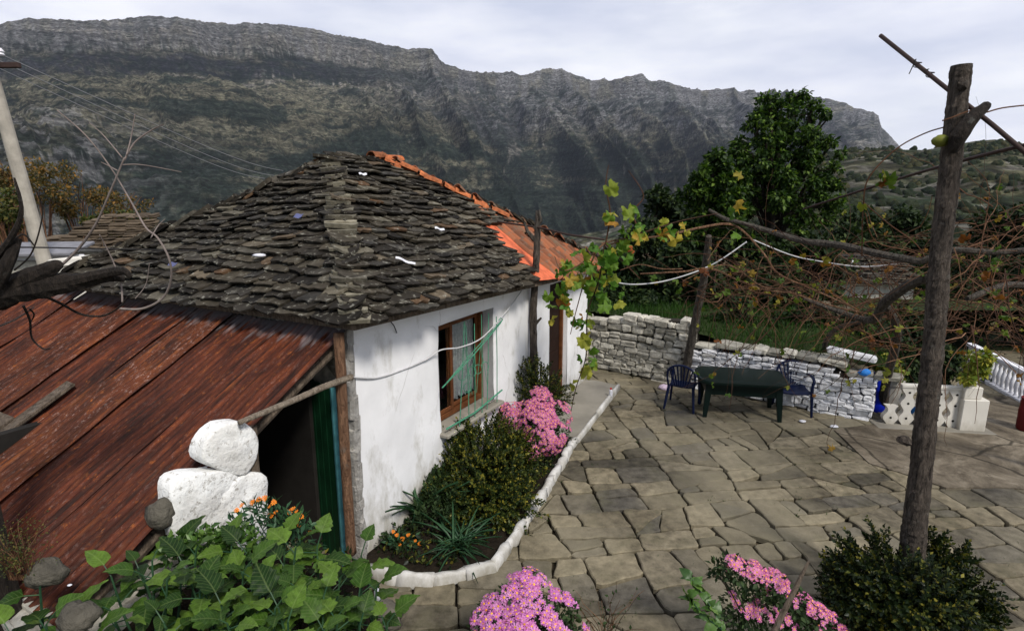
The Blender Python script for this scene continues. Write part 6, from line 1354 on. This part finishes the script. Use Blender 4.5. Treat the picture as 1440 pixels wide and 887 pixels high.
cs = [sph(AY(px, py, 3.9 + k * .02), r_) for k, (px, py, r_) in enumerate(((1030, 802, .11), (1055, 815, .14), (1085, 830, .15), (1112, 850, .15), (1140, 868, .13), (1080, 870, .22), (1040, 860, .18), (1130, 900, .2), (1010, 800, .08), (1162, 876, .10), (1175, 898, .12), (1098, 838, .11), (1125, 855, .12)))]
mum('chrysanthemum_bush', cs, 330, 'pink chrysanthemum bush leaning to the right beside the wooden stake', M['petal2'], .028, (*AY(1075, 900, 3.9)[:2], 0), bias=(.35, -.25, .85), nleaf=2600, thr=1.12)
mb = MB(); s0 = AY(1075, 915, 3.55); s1 = AY(1138, 787, 3.75); s0 = s0 + (s0 - s1) * 1.0; mb.tube([s0 + (s1 - s0) * i / 6 for i in range(7)], [.026, .025, .024, .023, .022, .018, .008], 8, wob=.08); tag(bld(mb, 'wooden_stake', M['wood'], None), 'slanting wooden stake beside the pink flowers at the bottom right', 'stake')
# leafy shoot left of them and small dead herb
mb = MB(); t_ = thing('leafy_shoot', AY(1010, 900, 3.5) * [1, 1, 0], 'light green leafy shoot at the bottom edge left of the pink flowers', 'plant')
pth = smooth_path([AY(1030, 960, 3.4), AY(1015, 885, 3.5), AY(995, 845, 3.6), AY(972, 812, 3.7)], 6); mb.tube(pth, [.008 * (1 - .6 * i / len(pth)) for i in range(len(pth))], 5); pth2 = smooth_path([AY(1015, 885, 3.5), AY(985, 860, 3.5), AY(968, 835, 3.55)], 5); mb.tube(pth2, .004, 4); bld(mb, 'stem', M['lf_strap'], t_)
P = np.array((pth[3:] + pth2) * 2) ; n_ = len(P); v, f = inst(BROAD2[0], BROAD2[1], P, unit(rn(size=(n_, 3)) + [0, 0, .2]), unit(rn(size=(n_, 3)) * .6 + [0, -.5, .8]), .085 * ru(.6, 1.2, n_)); link('leaves', v, f, M['lf_big'], t_)
mb = MB(); t_ = thing('dry_twiggy_herb', AY(850, 887, 4.0) * [1, 1, 0], 'thin brownish twiggy herb on the paving right of the lilac flowers', 'plant'); T = []
for i in range(26): T += rcane(AY(848 + U(-14, 14), 905, 4.0), (U(-.7, .7), U(-.3, .3), 1), U(.25, .62), .004, mb, .0, .4, .06)[3:]
bld(mb, 'stems', M['cane'], t_); T = np.array(T); T = T[ru(size=len(T)) < .6]; n_ = len(T); v, f = inst(LEAF[0], LEAF[1], T, unit(rn(size=(n_, 3))), unit(rn(size=(n_, 3))), .035 * ru(.6, 1.3, n_)); link('leaves', v, f, M['lf_fern'], t_)
# broad leaved plants in the foreground
def broad_plant(px, py, Y_, H_, nl, ls, label, tpl=BROAD, spread=.9):
    top = AY(px, py + 26, Y_); base = top.copy(); base[2] = max(0, float(bank(np.array(top[0]), np.array(top[1])))) ; t_ = thing('broad_leaf_plant', base, label, 'plant', 'broad leaved plants on the bank'); mb = MB(); P = []; D = []; Nn = []
    hgt = max(.3, top[2] - base[2]); ns = 4
    for s_ in range(ns):
        an = s_ * 2 * math.pi / ns + U(-.4, .4); tipp = base + np.array([math.cos(an) * .20 * spread, math.sin(an) * .20 * spread, hgt * U(.82, 1.02)]); path = smooth_path([base + rn(size=3) * [.03, .03, 0], base * .5 + tipp * .5 + np.array([math.cos(an) * .03, math.sin(an) * .03, 0]), tipp], 5); mb.tube(path, [.011 - .006 * i / len(path) for i in range(len(path))], 5)
        for k in range(nl // ns):
            u_ = 1 - .62 * (k / (nl / ns)) ** 1.1; q = path[min(len(path) - 1, int(u_ * (len(path) - 1)))]; az = k * 2.4 + s_ * 1.3 + U(-.3, .3); el = .55 - .75 * (k / (nl / ns)) + U(-.2, .2)
            if k == 0: el = .9
            d_ = np.array([math.cos(az) * math.cos(el), math.sin(az) * math.cos(el), math.sin(el)]); pe_ = q + d_ * U(.05, .10); mb.tube([q, pe_], .004, 4); P.append(pe_); D.append(unit(d_ + np.array([0, 0, -.15]))); Nn.append(unit(np.array([0, -.1, 1.0]) + rn(size=3) * .25 + d_ * .1))
    bld(mb, 'stems', M['lf_strap'], t_); n_ = len(P); v_, f_ = inst(tpl[0] , tpl[1], np.array(P), np.array(D), np.array(Nn), ls * ru(.6, 1.15, n_)); link('leaves', v_, f_, M['lf_veined'], t_, True, uv=np.tile(tpl[0], (n_, 1))); return t_
for (px, py, Y_, nl, ls, lab, tp_) in ((235, 750, 3.3, 30, .16, 'broad leaved plant under the edge of the rusty sheets', BROAD2), (305, 760, 3.2, 34, .17, 'broad leaved plant below the left white painted stone', BROAD),
        (375, 745, 3.3, 34, .17, 'broad leaved plant behind the others, under the orange marigolds', BROAD), (440, 765, 3.25, 34, .17, 'broad leaved plant below the green shed door', BROAD),
        (495, 775, 3.3, 30, .165, 'broad leaved plant closest to the cottage corner', BROAD), (350, 815, 2.85, 34, .17, 'broad leaved plant in the middle of the clump, at its front', BROAD),
        (430, 825, 2.8, 34, .17, 'broad leaved plant at the front of the clump toward the paving', BROAD), (500, 840, 2.85, 28, .15, 'broad leaved plant at the right front corner beside the pale rock', BROAD),
        (270, 830, 2.8, 24, .15, 'broad leaved plant at the dark left front of the clump', BROAD2), (395, 880, 2.5, 26, .15, 'lowest broad leaved plant of the clump at the bottom edge', BROAD),
        (30, 830, 2.7, 22, .16, 'broad leaved plant alone in the bottom left corner', BROAD2), (195, 785, 3.0, 16, .13, 'small broad leaved plant at the foot of the rusty sheets', BROAD2), (75, 850, 2.6, 18, .15, 'broad leaved plant right beside the one in the bottom left corner', BROAD2), (480, 885, 2.6, 20, .14, 'broad leaved plant at the bottom edge below the pale rock', BROAD)):
    broad_plant(px, py, Y_, 0, nl, ls, lab, tp_)
# undergrowth on the bank
n_ = 5200; x = ru(-4.5, -.6, n_); y = ru(2.0, 4.6, n_); z = bank(x, y); k = (z > .1) & (fbm(x * 2, y * 2, 2, 5) > -.35); x, y, z = x[k], y[k], z[k]; n_ = len(x)
v, f = inst(LEAF[0], LEAF[1], np.stack([x, y, z + ru(0, .16, n_)], 1), unit(rn(size=(n_, 3)) + [0, 0, .5]), unit(rn(size=(n_, 3)) * .5 + [0, 0, 1]), .055 * ru(.5, 1.4, n_)); tag(link('bank_weeds', v, f, M['lf_boxd']), 'dark small leaved weeds covering the earth bank', 'weeds', kind='stuff')
v, f = leaf_mass([(*AY(290, 765, 3.5), .13), (*AY(250, 770, 3.5), .12), (*AY(335, 760, 3.55), .13)], 700, .06, LEAF, -.4); t_ = thing('low_herb', AY(290, 760, 3.5), 'small leaved green herb right below the white painted stones', 'plant'); link('foliage', v, f, M['lf_big'], t_)
mb = MB(); t_ = thing('dry_herb', AY(30, 800, 3.0), 'dry olive coloured herb with fine seed heads at the left edge', 'plant'); T = []
for i in range(34): T += rcane(AY(28 + U(-16, 16), 815, 2.9), (U(-.35, .35), U(-.3, .3), 1), U(.25, .45), .003, mb, .0, .3, .05)[2:]
bld(mb, 'stems', M['cane'], t_); T = np.array(T); T = np.repeat(T, 6, 0) + rn(size=(len(T) * 6, 3)) * .03; n_ = len(T); v, f = inst(LEAF[0], LEAF[1], T, unit(rn(size=(n_, 3))), unit(rn(size=(n_, 3))), .014 * ru(.6, 1.3, n_)); link('seed_heads', v, f, M['lf_olive'], t_)
def rock(px, py, Y_, r_, label, seed): p = AY(px, py, Y_); lump('rock', p, r_, M['rock'], label, 'rock', seed=seed, n=16)
rock(66, 806, 2.95, (.11, .09, .085), 'rounded grey rock at the lower left beside the rusty sheets', 11)
rock(535, 868, 3.9, (.18, .15, .16), 'pale grey rock between the broad leaves and the paving', 14)
rock(110, 868, 2.6, (.10, .09, .08), 'small dark rock in the bottom left undergrowth', 17)
rock(228, 722, 3.65, (.10, .09, .11), 'rough stone wedged between the rusty sheet and the white painted stones', 19)
lump('white_rag', AY(531, 836, 3.85), (.03, .03, .06), M['whitebag'], 'small white rag caught on the pale grey rock', 'rag', seed=5)
p = AY(98, 822, 2.9); lump('paper_scrap', p, (.014, .010, .005), M['whitebag'], 'tiny white paper scrap beside the rounded grey rock', 'litter', seed=9)
# shrubs along the distant balustrade and behind the low balustrade
for (px, py, r_, Y_, n_, lab, mm) in ((1425, 535, 26, 11, 1500, 'dark hedge bush in front of the distant white balustrade', 'lf_dark'), (1400, 545, 22, 11.2, 900, 'low dark bush left of the hedge bush at the right', 'lf_dark'), (1330, 500, 26, 11, 900, 'dark shrub behind the thick post above the balustrade', 'lf_dark'), (1262, 505, 30, 11, 1300, 'dark shrub behind the blue barrel', 'lf_dark'), (1300, 470, 30, 12, 1300, 'taller dark shrub beneath the tangled vines', 'lf_dark'), (1240, 560, 18, 10.3, 700, 'small dark shrub at the end of the whitewashed wall', 'lf_boxd')):
    c_ = pxc(px, py, r_, Y_); t_ = thing('garden_shrub', (c_[0], c_[1], 0), lab, 'shrub'); v, f = leaf_mass(sub_clumps([c_, (c_[0], c_[1], c_[2] * .55, c_[3] * .9)], 8, .5), n_ * 2, .11, LEAF, .3); link('foliage', v, f, M[mm], t_); mb = MB()
    for i in range(6): mb.tube([(c_[0] + U(-.1, .1), c_[1], 0), (c_[0] + U(-.2, .2), c_[1] + U(-.2, .2), c_[2])], [.02, .008], 5)
    bld(mb, 'stems', M['barkd'], t_)
# ================================================================ left side: neighbour roofs, utility pole, bare tree
nb_c = AY(110, 352, 14.5)
nh = thing('neighbour_house', (nb_c[0], nb_c[1], -.8), 'neighbour house with a brown stone roof beyond the cottage at the left', 'house')
ex_ = unit(np.array([1, .18, 0])); bk = unit(np.array([-.18, 1, 0]))
O = np.array([*AY(40, 345, 13.5)[:2], AY(40, 345, 13.5)[2] - .12]); Lx = 3.4; sl = unit(bk + ZZ * .42); nz_ = np.cross(ex_, sl); mb = MB(); slabs(mb, O, ex_, sl, nz_, [(0, 0), (Lx, 0), (Lx * .62, 1.9), (Lx * .3, 1.9)], .15, .22, .45); bld(mb, 'stone_roof', m_island('brown_roof_slab', [(0, (.06, .045, .03)), (.6, (.10, .075, .05)), (1, (.17, .13, .09))], .9), nh)
mb = MB(); mb.bbox(O + ex_ * Lx / 2 + bk * 1.6 - ZZ * 1.5, (Lx * .8, 2.4, 2.8), .02, ax=(ex_, bk, ZZ)); bld(mb, 'wall', M['wallstone'], nh)
O2 = AY(62, 352, 11.5); sh2 = thing('neighbour_shed', (O2[0], O2[1], 0), 'small shed with a grey sheet roof and pale wall cap behind the utility pole', 'shed')
mb = MB(); mb.bbox(AY(62, 350, 11.5), (1.4, 1.0, .06), .01, ax=(ex_, unit(bk + ZZ * .16), np.cross(ex_, unit(bk + ZZ * .16)))); bld(mb, 'roof', M['greyroof'], sh2)
mb = MB(); mb.bbox(AY(62, 362, 11.4) , (1.45, .05, .10), .01, ax=(ex_, bk, ZZ)); bld(mb, 'fascia', M['whitepaint'], sh2)
mb = MB(); c_ = AY(62, 357, 11.7); mb.bbox(c_ - ZZ * .95, (1.25, .9, 1.7), .02, ax=(ex_, bk, ZZ)); bld(mb, 'wall', M['wallstone'], sh2)
mb = MB(); c_ = AY(112, 362, 9.6); mb.bbox(c_ - ZZ * .06, (.85, .25, .16), .03, ax=(unit(np.array([1, .35, .05])), bk, ZZ), jit=.02); mb.bbox(c_ - ZZ * 1.4, (.75, .22, 2.5), .03, ax=(unit(np.array([1, .35, 0])), bk, ZZ), jit=.01)
tag(bld(mb, 'garden_wall', M['cream'], None), 'short cream topped wall showing over the left end of the stone roof', 'wall')
for (px, py, r_, Y_, n_, lab, mm) in ((150, 318, 26, 16, 1600, 'green bush above the left corner of the stone roof', 'lf_olive'), (190, 318, 20, 16.5, 1100, 'low green bush touching the roof outline at the left', 'lf_olive'), (110, 285, 40, 19, 1700, 'olive brown bush behind the neighbour house', 'lf_autumn'), (55, 270, 36, 18, 1500, 'thin autumn bush right of the utility pole', 'lf_autumn'), (10, 300, 36, 13, 1700, 'leafy dark bush left of the utility pole', 'lf_olive'), (15, 250, 24, 15, 600, 'sparse autumn bush at the left edge above the others', 'lf_autumn'), (175, 290, 26, 20, 700, 'sparse brown bush behind the roof corner', 'lf_autumn')):
    c_ = pxc(px, py, r_, Y_); bz = c_[2] - c_[3] - 1.2; t_ = thing('hillside_bush', (c_[0], c_[1], bz), lab, 'bush'); v, f = leaf_mass(sub_clumps([c_], 11, .4, .9), n_, .11, LEAF, .2); link('foliage', v, f, M[mm], t_); mb = MB()
    for i in range(24): e_ = np.array(c_[:3]) + unit(rn(size=3)) * c_[3] * U(.7, 1.25); mb.tube([(c_[0] + U(-.15, .15), c_[1], bz), (np.array(c_[:3]) + e_) / 2 - ZZ * .2 * c_[3] + rn(size=3) * .08, e_], [.02, .012, .005], 4)
    bld(mb, 'stems', M['cane'], t_)
t_ = thing('utility_pole', AY(72, 400, 10.8) * [1, 1, 0], 'tall grey leaning utility pole at the left edge', 'utility pole')
pt = [AY(70, 395, 10.8), AY(-20, 75, 10.8), AY(-38, 10, 10.8)]; b_ = pt[0] + (pt[0] - pt[1]) * .62; mb = MB(); mb.tube([b_, pt[0], pt[1], pt[2]], [.14, .125, .10, .09], 14); bld(mb, 'pole', M['polewood'], t_)
mb = MB(); mb.bbox(AY(-8, 92, 10.7), (.9, .08, .09), .01); bld(mb, 'crossarm', M['iron'], t_)
for i, (px, py) in enumerate(((2, 74), (-6, 86))): mb = MB(); mb.lathe(AY(px, py + 5, 10.65), [(.03, 0), (.055, .02), (.035, .05), (.055, .07), (.035, .10), (.02, .13)], 10); bld(mb, 'insulator', M['whitepaint'], t_)
for k, (a_, b_, lab) in enumerate((((0, 76), (398, 240), 'uppermost power line running from the utility pole down to the valley'), ((-4, 84), (385, 247), 'middle power line running from the utility pole down to the valley'), ((-4, 95), (372, 251), 'lowest power line running from the utility pole down to the valley'))):
    p0_ = AY(*a_, 10.7); p1_ = AY(*b_, 62); path = [p0_ + (p1_ - p0_) * i / 24 - ZZ * 1.0 * math.sin(math.pi * i / 24) * .4 for i in range(25)]; mb = MB(); mb.tube(path, [.007 + .018 * i / 24 for i in range(25)], 5); o = bld(mb, 'power_line', M['powerline']); tag(o, lab, 'wire', 'power lines')
mb = MB(); mb.tube(smooth_path([AY(-20, 348, 4), AY(60, 348, 5.2), AY(200, 351, 6.4), AY(330, 352, 7.2), AY(500, 345, 8.2)], 6), .007, 5); tag(bld(mb, 'guy_wire', M['darkcable']), 'thin dark wire stretched level across the near roof slope', 'wire')
# bare tree reaching in from the left
bt_ = thing('bare_tree', (AY(-60, 560, 3.2)[0], 3.2, 0), 'dark bare tree limb reaching in from the left edge with long curved twigs', 'tree')
mb = MB(); tb_ = [np.array([AY(-60, 560, 3.2)[0], 3.2, 0]), AY(-75, 560, 3.2), AY(-50, 440, 3.2), AY(0, 410, 3.2), AY(60, 402, 3.25), AY(110, 396, 3.3), AY(150, 390, 3.35), AY(175, 392, 3.4)]
cane(tb_, [.15, .14, .13, .095, .075, .05, .03, .018], None, 9, 6, .08); cane([AY(-20, 420, 3.2), AY(30, 395, 3.2), AY(75, 375, 3.25), AY(84, 370, 3.25)], [.07, .06, .04, .015], None, 8); cane([AY(-10, 400, 3.1), AY(10, 370, 3.1), AY(25, 335, 3.15)], [.05, .035, .02], None, 7)
cane([AY(-30, 380, 3.1), AY(5, 350, 3.1), AY(30, 300, 3.1), AY(20, 250, 3.1)], [.03, .02, .012, .005], None, 6); cane([AY(40, 400, 3.2), AY(85, 398, 3.25), AY(140, 386, 3.3), AY(172, 381, 3.3), AY(184, 390, 3.3)], [.04, .035, .03, .025, .01], None, 7)
bld(mb, 'limb', M['barkd'], bt_)
tw = [([(60, 415), (88, 428), (115, 442), (145, 444), (170, 430), (178, 418)], .009, 'dark'), ([(168, 434), (200, 434), (228, 420), (240, 395), (238, 365), (222, 335), (205, 320), (185, 285), (155, 235), (120, 190), (80, 155)], .008, 'twig'),
      ([(60, 388), (80, 378), (110, 350), (135, 315), (155, 270), (175, 222)], .010, 'twig'), ([(175, 225), (190, 200), (215, 182), (230, 175)], .006, 'twig'), ([(178, 218), (184, 195), (190, 160)], .005, 'twig'), ([(172, 222), (145, 190), (125, 172)], .004, 'twig'), ([(172, 232), (200, 232), (255, 242)], .004, 'twig'), ([(165, 240), (150, 232), (142, 228)], .004, 'twig'),
      ([(212, 335), (222, 318), (232, 308)], .004, 'twig'), ([(172, 425), (170, 400), (160, 370), (148, 345), (140, 330)], .006, 'twig'), ([(33, 430), (42, 450), (45, 475), (60, 490), (70, 490)], .008, 'dark'), ([(42, 435), (48, 442), (44, 452)], .006, 'dark'), ([(-10, 462), (20, 450), (48, 432)], .007, 'twig'), ([(190, 420), (205, 400), (210, 370)], .003, 'twig'), ([(0, 360), (30, 330), (48, 345)], .008, 'dark'), ([(20, 380), (45, 355), (60, 300), (52, 270)], .006, 'dark')]
for pl, r_, kd in tw:
    mb = MB(); P_ = smooth_path([AY(px, py, 3.35 + .05 * math.sin(i)) for i, (px, py) in enumerate(pl)], 6); mb.tube(P_, [r_ * (1 - .55 * i / len(P_)) for i in range(len(P_))], 5); bld(mb, 'twig', M['barkd'] if kd == 'dark' else M['twig'], bt_, True)
